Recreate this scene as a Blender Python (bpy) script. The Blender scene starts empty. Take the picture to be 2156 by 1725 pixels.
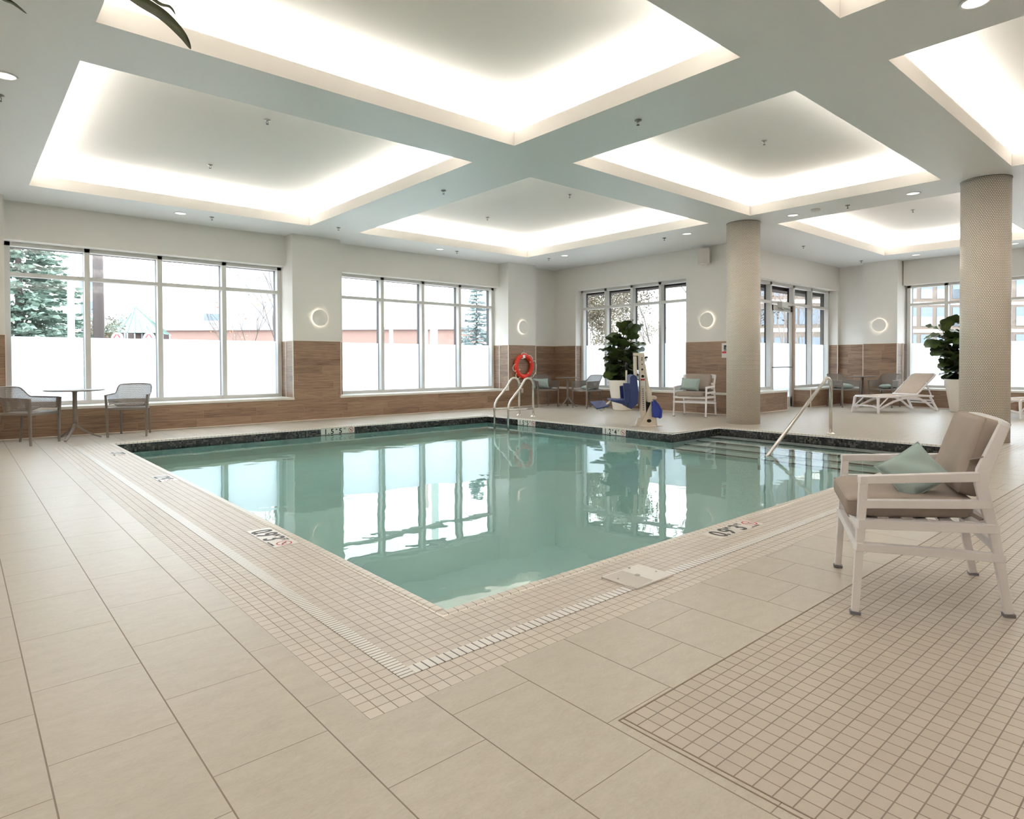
import bpy, bmesh, math, random
from mathutils import Vector, Matrix
from math import sin, cos, pi, radians, sqrt, atan2, hypot
random.seed(7)
sc = bpy.context.scene
COL = sc.collection

# ------------------------------------------------------------------ materials
def lin(c):
    return tuple(((x/255)/12.92 if x/255 <= .04045 else ((x/255+.055)/1.055)**2.4) for x in c) + (1,)

class NT:
    def __init__(s, name):
        s.m = bpy.data.materials.new(name); s.m.use_nodes = True
        s.t = s.m.node_tree; s.t.nodes.clear()
        s.out = s.t.nodes.new('ShaderNodeOutputMaterial')
    def n(s, typ, **kw):
        nd = s.t.nodes.new(typ)
        for k, v in kw.items(): setattr(nd, k, v)
        return nd
    def set(s, sock, v):
        if isinstance(v, bpy.types.NodeSocket): s.t.links.new(v, sock)
        elif v is not None: sock.default_value = v
    def math(s, op, a, b=None, c=None):
        nd = s.n('ShaderNodeMath', operation=op)
        s.set(nd.inputs[0], a)
        if b is not None: s.set(nd.inputs[1], b)
        if c is not None: s.set(nd.inputs[2], c)
        return nd.outputs[0]
    def xyz(s, vec):
        nd = s.n('ShaderNodeSeparateXYZ'); s.set(nd.inputs[0], vec); return nd.outputs
    def comb(s, x, y, z=0.0):
        nd = s.n('ShaderNodeCombineXYZ')
        s.set(nd.inputs[0], x); s.set(nd.inputs[1], y); s.set(nd.inputs[2], z); return nd.outputs[0]
    def mix(s, f, a, b):
        nd = s.n('ShaderNodeMix', data_type='RGBA'); s.set(nd.inputs[0], f); s.set(nd.inputs[6], a); s.set(nd.inputs[7], b)
        return nd.outputs[2]
    def noise(s, vec, scale, detail=2.0, rough=.5, dist=0.0):
        nd = s.n('ShaderNodeTexNoise'); s.set(nd.inputs['Vector'], vec); nd.inputs['Scale'].default_value = scale
        nd.inputs['Detail'].default_value = detail; nd.inputs['Roughness'].default_value = rough; nd.inputs['Distortion'].default_value = dist
        return nd.outputs[0]
    def white(s, vec):
        nd = s.n('ShaderNodeTexWhiteNoise', noise_dimensions='3D'); s.set(nd.inputs[0], vec); return nd.outputs[0]
    def ramp(s, f, stops, interp='LINEAR'):
        nd = s.n('ShaderNodeValToRGB'); s.set(nd.inputs[0], f); cr = nd.color_ramp; cr.interpolation = interp
        while len(cr.elements) < len(stops): cr.elements.new(.5)
        for e, (p, c) in zip(cr.elements, stops): e.position = p; e.color = c
        return nd.outputs[0]
    def obj(s): return s.n('ShaderNodeTexCoord').outputs['Object']
    def uv(s): return s.n('ShaderNodeTexCoord').outputs['UV']
    def bump(s, h, strength=.2, dist=.002):
        nd = s.n('ShaderNodeBump'); nd.inputs['Strength'].default_value = strength; nd.inputs['Distance'].default_value = dist
        s.set(nd.inputs['Height'], h); return nd.outputs[0]
    def princ(s, color, rough=.5, metal=0.0, spec=.5, normal=None, **kw):
        b = s.n('ShaderNodeBsdfPrincipled')
        s.set(b.inputs['Base Color'], color); s.set(b.inputs['Roughness'], rough); s.set(b.inputs['Metallic'], metal)
        b.inputs['Specular IOR Level'].default_value = spec
        if normal is not None: s.set(b.inputs['Normal'], normal)
        for k, v in kw.items(): s.set(b.inputs[k.replace('_', ' ')], v)
        return b.outputs[0]
    def end(s, shader, volume=None):
        s.t.links.new(shader, s.out.inputs['Surface'])
        if volume is not None: s.t.links.new(volume, s.out.inputs['Volume'])
        return s.m

def simple(name, rgb, rough=.5, metal=0.0, spec=.5, var=0.04, vscale=6.0, **kw):
    t = NT(name); c = lin(rgb)
    nz = t.noise(t.obj(), vscale, 3.0)
    col = t.mix(nz, tuple(min(1, x*(1-var)) for x in c[:3])+(1,), tuple(min(1, x*(1+var)) for x in c[:3])+(1,))
    return t.end(t.princ(col, rough, metal, spec, **kw))

def emission(name, rgb, s):
    t = NT(name); e = t.n('ShaderNodeEmission'); e.inputs[0].default_value = rgb+(1,); e.inputs[1].default_value = s
    return t.end(e.outputs[0])

def fabric(name, rgb, scale=260):
    t = NT(name); c = lin(rgb)
    x, y, z = t.xyz(t.obj())
    wv = t.math('MULTIPLY', t.math('SINE', t.math('MULTIPLY', t.math('ADD', x, y), scale*4)), t.math('SINE', t.math('MULTIPLY', t.math('ADD', z, t.math('MULTIPLY', y, .4)), scale*4)))
    nz = t.noise(t.obj(), 9.0, 4.0)
    f = t.math('ADD', t.math('MULTIPLY', nz, .7), t.math('MULTIPLY', wv, .15))
    col = t.mix(f, tuple(x*.88 for x in c[:3])+(1,), tuple(min(1, x*1.1) for x in c[:3])+(1,))
    return t.end(t.princ(col, .95, spec=.15, normal=t.bump(wv, .15, .001)))

def m_tile():
    t = NT('beige_stone_tile'); x, y, z = t.xyz(t.obj())
    W, L = .3317, .525
    rx = t.math('DIVIDE', t.math('SUBTRACT', x, .177), W)
    row = t.math('FLOOR', rx); fx = t.math('FRACT', rx)
    ry = t.math('DIVIDE', t.math('SUBTRACT', t.math('SUBTRACT', y, 2.171), t.math('MULTIPLY', row, .17)), L)
    cl = t.math('FLOOR', ry); fy = t.math('FRACT', ry)
    ex = t.math('MULTIPLY', t.math('MINIMUM', fx, t.math('SUBTRACT', 1.0, fx)), W)
    ey = t.math('MULTIPLY', t.math('MINIMUM', fy, t.math('SUBTRACT', 1.0, fy)), L)
    g = t.math('MAXIMUM', t.math('LESS_THAN', ex, .0022), t.math('LESS_THAN', ey, .0014))
    rnd = t.white(t.comb(row, cl, 3.0))
    off = t.n('ShaderNodeVectorMath', operation='ADD'); t.set(off.inputs[0], t.obj()); t.set(off.inputs[1], t.comb(t.math('MULTIPLY', rnd, 40), rnd, 0.0))
    st = t.n('ShaderNodeVectorMath', operation='MULTIPLY'); t.set(st.inputs[0], off.outputs[0]); st.inputs[1].default_value = (1.0, 2.2, 1.0)
    n1 = t.noise(st.outputs[0], 9.0, 6.0, .65); n2 = t.noise(st.outputs[0], 60.0, 3.0, .6)
    vr = t.n('ShaderNodeTexVoronoi'); t.set(vr.inputs['Vector'], st.outputs[0]); vr.inputs['Scale'].default_value = 22.0
    fleck = t.math('MULTIPLY', t.math('LESS_THAN', t.xyz(vr.outputs['Color'])[0], .13), t.math('LESS_THAN', vr.outputs['Distance'], .34))
    base = t.ramp(t.math('ADD', t.math('MULTIPLY', n1, .6), t.math('MULTIPLY', n2, .4)), [(.3, lin((172, 163, 150))), (.5, lin((185, 177, 164))), (.7, lin((195, 188, 177)))])
    base = t.mix(t.math('MULTIPLY', fleck, .16), base, lin((206, 198, 187)))
    pit = t.math('LESS_THAN', t.noise(st.outputs[0], 120.0, 1.0), .27)
    base = t.mix(t.math('MULTIPLY', pit, .35), base, lin((150, 136, 120)))
    base = t.mix(t.math('MULTIPLY', rnd, .12), base, lin((192, 184, 173)))
    col = t.mix(g, base, lin((124, 111, 97)))
    rgh = t.math('ADD', t.math('MULTIPLY', n1, .16), t.math('MULTIPLY_ADD', g, .3, .26))
    h = t.math('SUBTRACT', t.math('MULTIPLY', n2, .1), g)
    return t.end(t.princ(col, rgh, spec=.5, normal=t.bump(h, .25, .0015)))

def m_mosaic(name, ox, oy, pitch, gw, c1, c2, cg, rough=.4):
    t = NT(name); x, y, z = t.xyz(t.obj())
    ax = t.math('DIVIDE', t.math('SUBTRACT', x, ox), pitch); ay = t.math('DIVIDE', t.math('SUBTRACT', y, oy), pitch)
    fx, fy = t.math('FRACT', ax), t.math('FRACT', ay)
    e = t.math('MINIMUM', t.math('MINIMUM', fx, t.math('SUBTRACT', 1.0, fx)), t.math('MINIMUM', fy, t.math('SUBTRACT', 1.0, fy)))
    g = t.math('LESS_THAN', e, gw/pitch/2)
    rnd = t.white(t.comb(t.math('FLOOR', ax), t.math('FLOOR', ay), 1.0))
    nz = t.noise(t.obj(), 45.0, 4.0)
    col = t.mix(t.math('MULTIPLY_ADD', nz, .5, t.math('MULTIPLY', rnd, .5)), lin(c1), lin(c2))
    col = t.mix(g, col, lin(cg))
    return t.end(t.princ(col, t.math('MULTIPLY_ADD', g, .3, rough), spec=.5, normal=t.bump(t.math('SUBTRACT', 1.0, g), .3, .0012)))

def m_strips(name, axis, pitch, gw, c, cg, rough=.4, off=0.0):
    t = NT(name); co = t.xyz(t.obj())[axis]
    f = t.math('FRACT', t.math('DIVIDE', t.math('SUBTRACT', co, off), pitch))
    g = t.math('LESS_THAN', f, gw/pitch)
    nz = t.noise(t.obj(), 30.0, 3.0)
    base = t.mix(nz, tuple(v*.94 for v in lin(c)[:3])+(1,), lin(c))
    return t.end(t.princ(t.mix(g, base, lin(cg)), rough, spec=.5))

def m_wood():
    t = NT('wood_look_wall_tile'); u, v, _ = t.xyz(t.uv())
    H, L = .1525, .92
    rv = t.math('DIVIDE', v, H); row = t.math('FLOOR', rv); fv = t.math('FRACT', rv)
    ru = t.math('ADD', t.math('DIVIDE', u, L), t.white(t.comb(row, 5.0, 2.0)))
    cl = t.math('FLOOR', ru); fu = t.math('FRACT', ru)
    ev = t.math('MULTIPLY', t.math('MINIMUM', fv, t.math('SUBTRACT', 1.0, fv)), H)
    eu = t.math('MULTIPLY', t.math('MINIMUM', fu, t.math('SUBTRACT', 1.0, fu)), L)
    g = t.math('LESS_THAN', t.math('MINIMUM', ev, eu), .0016)
    rnd = t.white(t.comb(row, cl, 0.0))
    gv = t.comb(t.math('MULTIPLY_ADD', rnd, 31.0, t.math('MULTIPLY', u, 1.3)), t.math('MULTIPLY', v, 22.0), rnd)
    n1 = t.noise(gv, 2.2, 6.0, .62, .6)
    gv2 = t.comb(t.math('MULTIPLY_ADD', rnd, 17.0, t.math('MULTIPLY', u, 3.0)), t.math('MULTIPLY', v, 130.0), rnd)
    n2 = t.noise(gv2, 2.0, 2.0)
    f = t.math('ADD', t.math('MULTIPLY', n1, .75), t.math('ADD', t.math('MULTIPLY', n2, .12), t.math('MULTIPLY', rnd, .16)))
    col = t.ramp(f, [(.28, lin((92, 70, 54))), (.45, lin((126, 101, 81))), (.6, lin((147, 121, 99))), (.8, lin((168, 143, 121)))])
    col = t.mix(t.math('MULTIPLY', g, .5), col, lin((186, 165, 142)))
    return t.end(t.princ(col, .42, spec=.4))

def m_penny():
    t = NT('penny_round_mosaic'); u, v, _ = t.xyz(t.uv())
    P = .0265; R = P*.866
    def cell(o):
        a = t.math('SUBTRACT', t.math('FRACT', t.math('ADD', t.math('DIVIDE', u, P), o)), .5)
        b = t.math('SUBTRACT', t.math('FRACT', t.math('ADD', t.math('DIVIDE', v, 2*R), o)), .5)
        a = t.math('MULTIPLY', a, P); b = t.math('MULTIPLY', b, 2*R)
        return t.math('SQRT', t.math('ADD', t.math('MULTIPLY', a, a), t.math('MULTIPLY', b, b)))
    d = t.math('MINIMUM', cell(0.0), cell(.5))
    m = t.math('LESS_THAN', d, P*.425)
    col = t.mix(m, lin((146, 126, 106)), lin((244, 238, 228)))
    return t.end(t.princ(col, t.math('MULTIPLY_ADD', m, -.4, .7), spec=.5))

def m_perf(name, rgb, pitch=.017, r=.0036):
    t = NT(name); u, v, _ = t.xyz(t.uv()); R = pitch*.866
    def cell(o):
        a = t.math('MULTIPLY', t.math('SUBTRACT', t.math('FRACT', t.math('ADD', t.math('DIVIDE', u, pitch), o)), .5), pitch)
        b = t.math('MULTIPLY', t.math('SUBTRACT', t.math('FRACT', t.math('ADD', t.math('DIVIDE', v, 2*R), o)), .5), 2*R)
        return t.math('SQRT', t.math('ADD', t.math('MULTIPLY', a, a), t.math('MULTIPLY', b, b)))
    hole = t.math('LESS_THAN', t.math('MINIMUM', cell(0.0), cell(.5)), r)
    mx = t.n('ShaderNodeMixShader'); t.set(mx.inputs[0], hole)
    t.t.links.new(t.princ(lin(rgb), .5), mx.inputs[1]); t.t.links.new(t.n('ShaderNodeBsdfTransparent').outputs[0], mx.inputs[2])
    return t.end(mx.outputs[0])

def m_band():
    t = NT('dark_waterline_mosaic'); u, v, _ = t.xyz(t.uv()); P = .0255
    a, b = t.math('DIVIDE', u, P), t.math('DIVIDE', v, P)
    fa, fb = t.math('FRACT', a), t.math('FRACT', b)
    e = t.math('MINIMUM', t.math('MINIMUM', fa, t.math('SUBTRACT', 1.0, fa)), t.math('MINIMUM', fb, t.math('SUBTRACT', 1.0, fb)))
    g = t.math('LESS_THAN', e, .05)
    rnd = t.white(t.comb(t.math('FLOOR', a), t.math('FLOOR', b), 0.0))
    col = t.ramp(rnd, [(0, lin((26, 27, 29))), (.45, lin((48, 50, 52))), (.75, lin((78, 78, 76))), (1, lin((128, 126, 120)))], 'CONSTANT')
    return t.end(t.princ(t.mix(g, col, lin((70, 70, 68))), .25, spec=.5))

def m_water():
    t = NT('pool_water'); o = t.obj()
    n1 = t.noise(o, 1.6, 2.0, .5, .4); n2 = t.noise(o, 6.0, 2.0)
    nb = t.bump(t.math('ADD', n1, t.math('MULTIPLY', n2, .12)), .22, .012)
    rf = t.n('ShaderNodeBsdfRefraction'); rf.inputs['IOR'].default_value = 1.33; rf.inputs['Roughness'].default_value = 0.0
    gl = t.n('ShaderNodeBsdfAnisotropic') if False else t.n('ShaderNodeBsdfGlossy'); gl.inputs['Roughness'].default_value = 0.0
    fr = t.n('ShaderNodeFresnel'); fr.inputs[0].default_value = 1.33
    for s_ in (rf.inputs['Normal'], gl.inputs['Normal'], fr.inputs['Normal']): t.t.links.new(nb, s_)
    mx = t.n('ShaderNodeMixShader')
    t.t.links.new(fr.outputs[0], mx.inputs[0]); t.t.links.new(rf.outputs[0], mx.inputs[1]); t.t.links.new(gl.outputs[0], mx.inputs[2])
    va = t.n('ShaderNodeVolumeAbsorption'); va.inputs[0].default_value = (.36, .97, .93, 1); va.inputs['Density'].default_value = .26
    return t.end(mx.outputs[0], va.outputs[0])

def m_glass():
    t = NT('clear_window_glass')
    fr = t.n('ShaderNodeFresnel'); bf = t.n('ShaderNodeNewGeometry').outputs['Backfacing']
    t.set(fr.inputs[0], t.math('MULTIPLY_ADD', bf, 1/1.45-1.45, 1.45))
    tr = t.n('ShaderNodeBsdfTransparent'); tr.inputs[0].default_value = (.95, .97, .97, 1)
    gl = t.n('ShaderNodeBsdfGlossy'); gl.inputs['Roughness'].default_value = 0.0
    mx = t.n('ShaderNodeMixShader'); t.t.links.new(fr.outputs[0], mx.inputs[0]); t.t.links.new(tr.outputs[0], mx.inputs[1]); t.t.links.new(gl.outputs[0], mx.inputs[2])
    return t.end(mx.outputs[0])

def m_frost():
    t = NT('frosted_window_film')
    tl = t.n('ShaderNodeBsdfTranslucent'); tl.inputs[0].default_value = (.90, .95, 1.0, 1)
    df = t.n('ShaderNodeBsdfDiffuse'); df.inputs[0].default_value = (.85, .88, .9, 1)
    mx = t.n('ShaderNodeMixShader'); mx.inputs[0].default_value = .12
    t.t.links.new(tl.outputs[0], mx.inputs[1]); t.t.links.new(df.outputs[0], mx.inputs[2])
    return t.end(mx.outputs[0])

def m_leaf(name, c1, c2, rough=.4, scale=5.0):
    t = NT(name)
    col = t.mix(t.noise(t.obj(), scale, 3.0), lin(c1), lin(c2))
    return t.end(t.princ(col, rough, spec=.5))

M = {}
M['wall'] = simple('white_wall_paint', (234, 231, 226), .7, spec=.3, var=.015, vscale=2)
M['ceil'] = simple('ceiling_paint', (243, 244, 244), .45, spec=.35, var=.01, vscale=1.2)
M['cofwhite'] = simple('coffer_paint', (229, 225, 219), .75, spec=.3, var=.01, vscale=1.2)
M['tile'] = m_tile()
M['mos'] = m_mosaic('beige_deck_mosaic', .964, 1.783, .0524, .0036, (198, 188, 177), (212, 203, 193), (132, 119, 107))
M['mosb'] = m_mosaic('beige_shower_area_mosaic', 1.563, 1.261, .0537, .0038, (174, 163, 150), (191, 181, 169), (120, 107, 95))
M['copx'] = m_strips('coping_tile_run_x', 0, .0524, .004, (224, 216, 205), (120, 106, 94), .35, .01)
M['copy'] = m_strips('coping_tile_run_y', 1, .0524, .004, (224, 216, 205), (135, 122, 110), .35, .0)
M['gratey'] = m_strips('white_drain_slats_y', 1, .022, .0045, (240, 236, 230), (80, 72, 66), .35)
M['gratex'] = m_strips('white_drain_slats_x', 0, .034, .006, (244, 240, 236), (70, 62, 56), .35)
M['wood'] = m_wood(); M['penny'] = m_penny(); M['band'] = m_band(); M['water'] = m_water()
M['glass'] = m_glass(); M['frost'] = m_frost()
M['shell'] = simple('pool_plaster', (240, 252, 248), .8, spec=.2, var=.03, vscale=3)
M['nosing'] = simple('dark_step_nosing', (42, 44, 46), .5)
M['alu'] = simple('window_frame_aluminium', (214, 213, 210), .4, metal=0.0, spec=.5, var=.01)
M['aludark'] = simple('dark_outer_frame', (46, 46, 50), .5, var=.02)
M['sill'] = simple('white_sill', (240, 236, 228), .3, var=.01)
M['trimw'] = simple('cream_edge_trim', (236, 226, 212), .4, var=.01)
M['taupe'] = simple('taupe_resin', (118, 109, 101), .45, var=.03)
M['taupep'] = m_perf('perforated_taupe_resin', (118, 109, 101))
M['whiter'] = simple('white_resin', (252, 249, 251), .4, var=.01)
M['foot'] = simple('grey_foot_pad', (120, 118, 122), .6)
M['cush'] = fabric('taupe_cushion_fabric', (158, 146, 137))
M['mint'] = fabric('mint_pillow_fabric', (166, 184, 180))
M['mesh'] = fabric('beige_sling_mesh', (198, 182, 168), 400)
M['steel'] = simple('brushed_steel', (226, 222, 216), .18, metal=1.0, var=.03)
M['steeld'] = simple('dull_steel', (150, 146, 140), .35, metal=1.0, var=.03)
M['dark'] = simple('dark_metal', (48, 46, 44), .4, metal=.6)
M['black'] = simple('black_plastic', (22, 22, 24), .5)
M['beige'] = simple('cream_powder_coat', (228, 216, 200), .4, var=.01)
M['blue'] = simple('navy_blue_plastic', (30, 44, 92), .45, var=.06)
M['blue2'] = simple('bright_blue_cover', (32, 48, 134), .5, var=.06)
M['ring'] = simple('orange_red_vinyl', (214, 48, 28), .4, var=.03)
M['rope'] = simple('white_rope', (232, 222, 208), .8, var=.05, vscale=80)
M['label'] = simple('white_label', (240, 238, 232), .5, var=.01)
M['red'] = simple('red_print', (176, 32, 38), .5)
M['blk'] = simple('black_print', (20, 20, 22), .5)
M['markw'] = simple('white_marker_tile', (232, 228, 222), .3, var=.02, vscale=20)
M['pot'] = simple('white_planter', (240, 234, 224), .4, var=.01)
M['soil'] = simple('dark_soil', (52, 42, 34), .9, var=.3, vscale=40)
M['fig'] = m_leaf('fiddle_leaf', (34, 50, 26), (78, 96, 46), .38, 7)
M['bark'] = simple('plant_bark', (84, 68, 52), .8, var=.2, vscale=30)
M['blade'] = m_leaf('long_blade_leaf', (34, 42, 22), (62, 70, 30), .4, 9)
M['speaker'] = simple('speaker_white', (240, 234, 228), .5, var=.01)
M['grille'] = simple('speaker_grille_cloth', (226, 218, 212), .6, var=.02)
M['disc'] = simple('sconce_disc_white', (240, 236, 230), .6, var=.01)
M['lampring'] = emission('warm_led_ring', (1.0, .90, .76), 5.5)
M['downl'] = emission('downlight_glow', (1.0, .95, .86), 1.6)
M['spruce'] = m_leaf('blue_spruce_needles', (92, 116, 108), (132, 152, 140), .8, 3)
M['spruce2'] = m_leaf('frosty_spruce_needles', (120, 138, 140), (176, 190, 192), .8, 3)
M['autumn'] = m_leaf('autumn_leaves', (78, 70, 62), (118, 110, 86), .8, 1.2)
M['orange'] = m_leaf('orange_leaves', (214, 132, 88), (226, 160, 118), .8, 3)
M['twig'] = simple('bare_branches', (112, 104, 100), .9)
M['brick'] = simple('red_brick_wall', (140, 114, 107), .9, var=.08, vscale=4)
M['brickg'] = simple('grey_brown_brick', (108, 97, 89), .9, var=.12, vscale=3)
M['brickd'] = simple('dark_brown_brick', (70, 60, 58), .9, var=.1, vscale=6)
M['pale'] = simple('pale_concrete', (146, 149, 155), .8, var=.02)
M['green'] = simple('green_metal_roof', (84, 112, 106), .5, var=.03)
M['bwin'] = simple('building_window_pane', (104, 116, 130), .2, var=.1)
M['asph'] = simple('outdoor_ground', (150, 148, 146), .9, var=.1, vscale=1)
M['polew'] = simple('pale_green_post', (178, 196, 192), .6)
M['poled'] = simple('dark_brown_pole', (66, 58, 58), .6)
M['polen'] = simple('weathered_wood_pole', (176, 162, 158), .9)
M['pink'] = simple('pink_red_print', (206, 84, 92), .5)

# ------------------------------------------------------------------ mesh builder
class MB:
    def __init__(s): s.v = []; s.f = []; s.fm = []; s.uv = {}
    def face(s, pts, m=0, uv=None):
        i = len(s.v); s.v += [tuple(p) for p in pts]; s.f.append(tuple(range(i, i+len(pts)))); s.fm.append(m)
        if uv: s.uv[len(s.f)-1] = uv
        return s
    def box(s, x0, x1, y0, y1, z0, z1, m=0):
        i = len(s.v)
        s.v += [(x, y, z) for z in (z0, z1) for (x, y) in ((x0, y0), (x1, y0), (x1, y1), (x0, y1))]
        for q in ((3, 2, 1, 0), (4, 5, 6, 7), (0, 1, 5, 4), (1, 2, 6, 5), (2, 3, 7, 6), (3, 0, 4, 7)):
            s.f.append(tuple(i+k for k in q)); s.fm.append(m)
        return s
    def bar(s, p0, p1, w, h, side=None, m=0, w1=None, h1=None):
        """box-section bar from p0 to p1; w measured along 'side', h along the third axis"""
        p0, p1 = Vector(p0), Vector(p1); d = (p1-p0).normalized()
        a = Vector(side) if side is not None else (Vector((0, 0, 1)).cross(d) if abs(d.z) < .95 else Vector((1, 0, 0)))
        a = (a-d*a.dot(d)).normalized(); b = d.cross(a); w1 = w1 or w; h1 = h1 or h
        i = len(s.v)
        for p, ww, hh in ((p0, w, h), (p1, w1, h1)):
            for sx, sy in ((-1, -1), (1, -1), (1, 1), (-1, 1)): s.v.append(tuple(p+a*ww/2*sx+b*hh/2*sy))
        for q in ((3, 2, 1, 0), (4, 5, 6, 7), (0, 1, 5, 4), (1, 2, 6, 5), (2, 3, 7, 6), (3, 0, 4, 7)):
            s.f.append(tuple(i+k for k in q)); s.fm.append(m)
        return s
    def poly(s, pts, w, h, side, m=0, ws=None):
        """continuous bar with rectangular section along a polyline"""
        P = [Vector(p) for p in pts]; n = len(P); i = len(s.v)
        for k in range(n):
            d = (P[min(k+1, n-1)]-P[max(k-1, 0)]).normalized()
            a = Vector(side); a = (a-d*a.dot(d)).normalized(); b = d.cross(a); hh = ws[k] if ws else h
            for sx, sy in ((-1, -1), (1, -1), (1, 1), (-1, 1)): s.v.append(tuple(P[k]+a*w/2*sx+b*hh/2*sy))
        for k in range(n-1):
            for c in range(4):
                q = (i+4*k+c, i+4*k+(c+1) % 4, i+4*k+4+(c+1) % 4, i+4*k+4+c); s.f.append(q); s.fm.append(m)
        s.f.append((i+3, i+2, i+1, i)); s.fm.append(m); e = i+4*(n-1); s.f.append((e, e+1, e+2, e+3)); s.fm.append(m)
        return s
    def tube(s, pts, r, n=12, m=0, rs=None, closed=False):
        P = [Vector(p) for p in pts]; K = len(P); i = len(s.v); prev = None
        for k in range(K):
            if closed: d = (P[(k+1) % K]-P[k-1]).normalized()
            else: d = (P[min(k+1, K-1)]-P[max(k-1, 0)]).normalized()
            if prev is None: a = d.orthogonal().normalized()
            else: a = (prev-d*prev.dot(d)); a = a.normalized() if a.length > 1e-6 else d.orthogonal().normalized()
            prev = a; b = d.cross(a); rr = rs[k] if rs else r
            for j in range(n): s.v.append(tuple(P[k]+a*rr*cos(2*pi*j/n)+b*rr*sin(2*pi*j/n)))
        for k in range(K if closed else K-1):
            k2 = (k+1) % K
            for j in range(n):
                s.f.append((i+k*n+j, i+k*n+(j+1) % n, i+k2*n+(j+1) % n, i+k2*n+j)); s.fm.append(m)
        if not closed:
            s.f.append(tuple(i+j for j in range(n))[::-1]); s.fm.append(m)
            s.f.append(tuple(i+(K-1)*n+j for j in range(n))); s.fm.append(m)
        return s
    def lathe(s, prof, n=48, c=(0, 0, 0), m=0, uvr=None):
        i = len(s.v); K = len(prof)
        for (r, z) in prof:
            for j in range(n): s.v.append((c[0]+r*cos(2*pi*j/n), c[1]+r*sin(2*pi*j/n), c[2]+z))
        for k in range(K-1):
            for j in range(n):
                s.f.append((i+k*n+j, i+k*n+(j+1) % n, i+(k+1)*n+(j+1) % n, i+(k+1)*n+j)); s.fm.append(m)
                if uvr:
                    u0, u1 = 2*pi*j/n*uvr, 2*pi*(j+1)/n*uvr; z0, z1 = prof[k][1], prof[k+1][1]
                    s.uv[len(s.f)-1] = [(u0, z0), (u1, z0), (u1, z1), (u0, z1)]
        if prof[0][0] > 1e-5: s.f.append(tuple(i+j for j in range(n))[::-1]); s.fm.append(m)
        if prof[-1][0] > 1e-5: s.f.append(tuple(i+(K-1)*n+j for j in range(n))); s.fm.append(m)
        return s
    def grid(s, fn, nu, nv, m=0, uvs=None, closed=False):
        i = len(s.v)
        for a in range(nu+1):
            for b in range(nv+1): s.v.append(tuple(fn(a/nu, b/nv)))
        for a in range(nu):
            for b in range(nv):
                s.f.append((i+a*(nv+1)+b, i+(a+1)*(nv+1)+b, i+(a+1)*(nv+1)+b+1, i+a*(nv+1)+b+1)); s.fm.append(m)
                if uvs: s.uv[len(s.f)-1] = [uvs(x/nu, y/nv) for x, y in ((a, b), (a+1, b), (a+1, b+1), (a, b+1))]
        return s
    def prism(s, poly, z0, z1, T=None, m=0):
        """2D polygon extruded from z0 to z1; T maps (a,b,c)->xyz"""
        T = T or (lambda a, b, c: (a, b, c)); n = len(poly); i = len(s.v)
        s.v += [tuple(T(a, b, z0)) for a, b in poly]+[tuple(T(a, b, z1)) for a, b in poly]
        s.f.append(tuple(i+k for k in range(n))[::-1]); s.f.append(tuple(i+n+k for k in range(n)))
        s.fm += [m, m]
        for k in range(n): s.f.append((i+k, i+(k+1) % n, i+n+(k+1) % n, i+n+k)); s.fm.append(m)
        return s
    def build(s, name, mats, parent=None, smooth=False, bevel=0.0, seg=2, solid=0.0, subsurf=0, loc=None, fix=True):
        me = bpy.data.meshes.new(name); me.from_pydata(s.v, [], s.f)
        mats = mats if isinstance(mats, (list, tuple)) else [mats]
        for mm in mats: me.materials.append(M[mm] if isinstance(mm, str) else mm)
        ul = me.uv_layers.new(name='UVMap')
        for p in me.polygons:
            p.material_index = s.fm[p.index]; p.use_smooth = smooth
            if p.index in s.uv: cs = s.uv[p.index]
            else:
                nx, ny, nz = (abs(c) for c in p.normal)
                cs = []
                for vi in p.vertices:
                    x, y, z = s.v[vi]
                    cs.append((x, y) if nz >= nx and nz >= ny else ((y, z) if nx > ny else (x, z)))
            for li, c in zip(p.loop_indices, cs): ul.data[li].uv = c
        if fix:
            bm = bmesh.new(); bm.from_mesh(me); bmesh.ops.remove_doubles(bm, verts=bm.verts, dist=1e-5)
            bmesh.ops.recalc_face_normals(bm, faces=bm.faces); bm.to_mesh(me); bm.free()
        o = bpy.data.objects.new(name, me); COL.objects.link(o)
        if parent is not None: o.parent = parent
        if loc is not None: o.location = loc
        if solid: md = o.modifiers.new('solid', 'SOLIDIFY'); md.thickness = solid; md.offset = 0
        if bevel:
            md = o.modifiers.new('bevel', 'BEVEL'); md.width = bevel; md.segments = seg; md.limit_method = 'ANGLE'; md.angle_limit = radians(35)
            for p in me.polygons: p.use_smooth = True
            if hasattr(md, 'harden_normals'): md.harden_normals = True
        if subsurf: md = o.modifiers.new('sub', 'SUBSURF'); md.levels = subsurf; md.render_levels = subsurf
        return o

def tag(o, label, cat, group=None, kind=None):
    o['label'] = label; o['category'] = cat
    if group: o['group'] = group
    if kind: o['kind'] = kind
    return o
def struct(o): o['kind'] = 'structure'; return o
def thing(name, label, cat, loc=(0, 0, 0), rz=0.0, group=None):
    o = bpy.data.objects.new(name, None); o.empty_display_size = .1; COL.objects.link(o)
    o.location = loc; o.rotation_euler = (0, 0, rz); return tag(o, label, cat, group)
def copy_tree(o, parent=None):
    c = o.copy(); COL.objects.link(c)
    if parent is not None: c.parent = parent
    for ch in [x for x in bpy.data.objects if x.parent == o]: copy_tree(ch, c)
    return c
def place(o, label, loc, rz=0.0, rot=None):
    c = copy_tree(o); c['label'] = label; c.location = loc; c.rotation_euler = rot if rot else (0, 0, rz); return c

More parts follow.
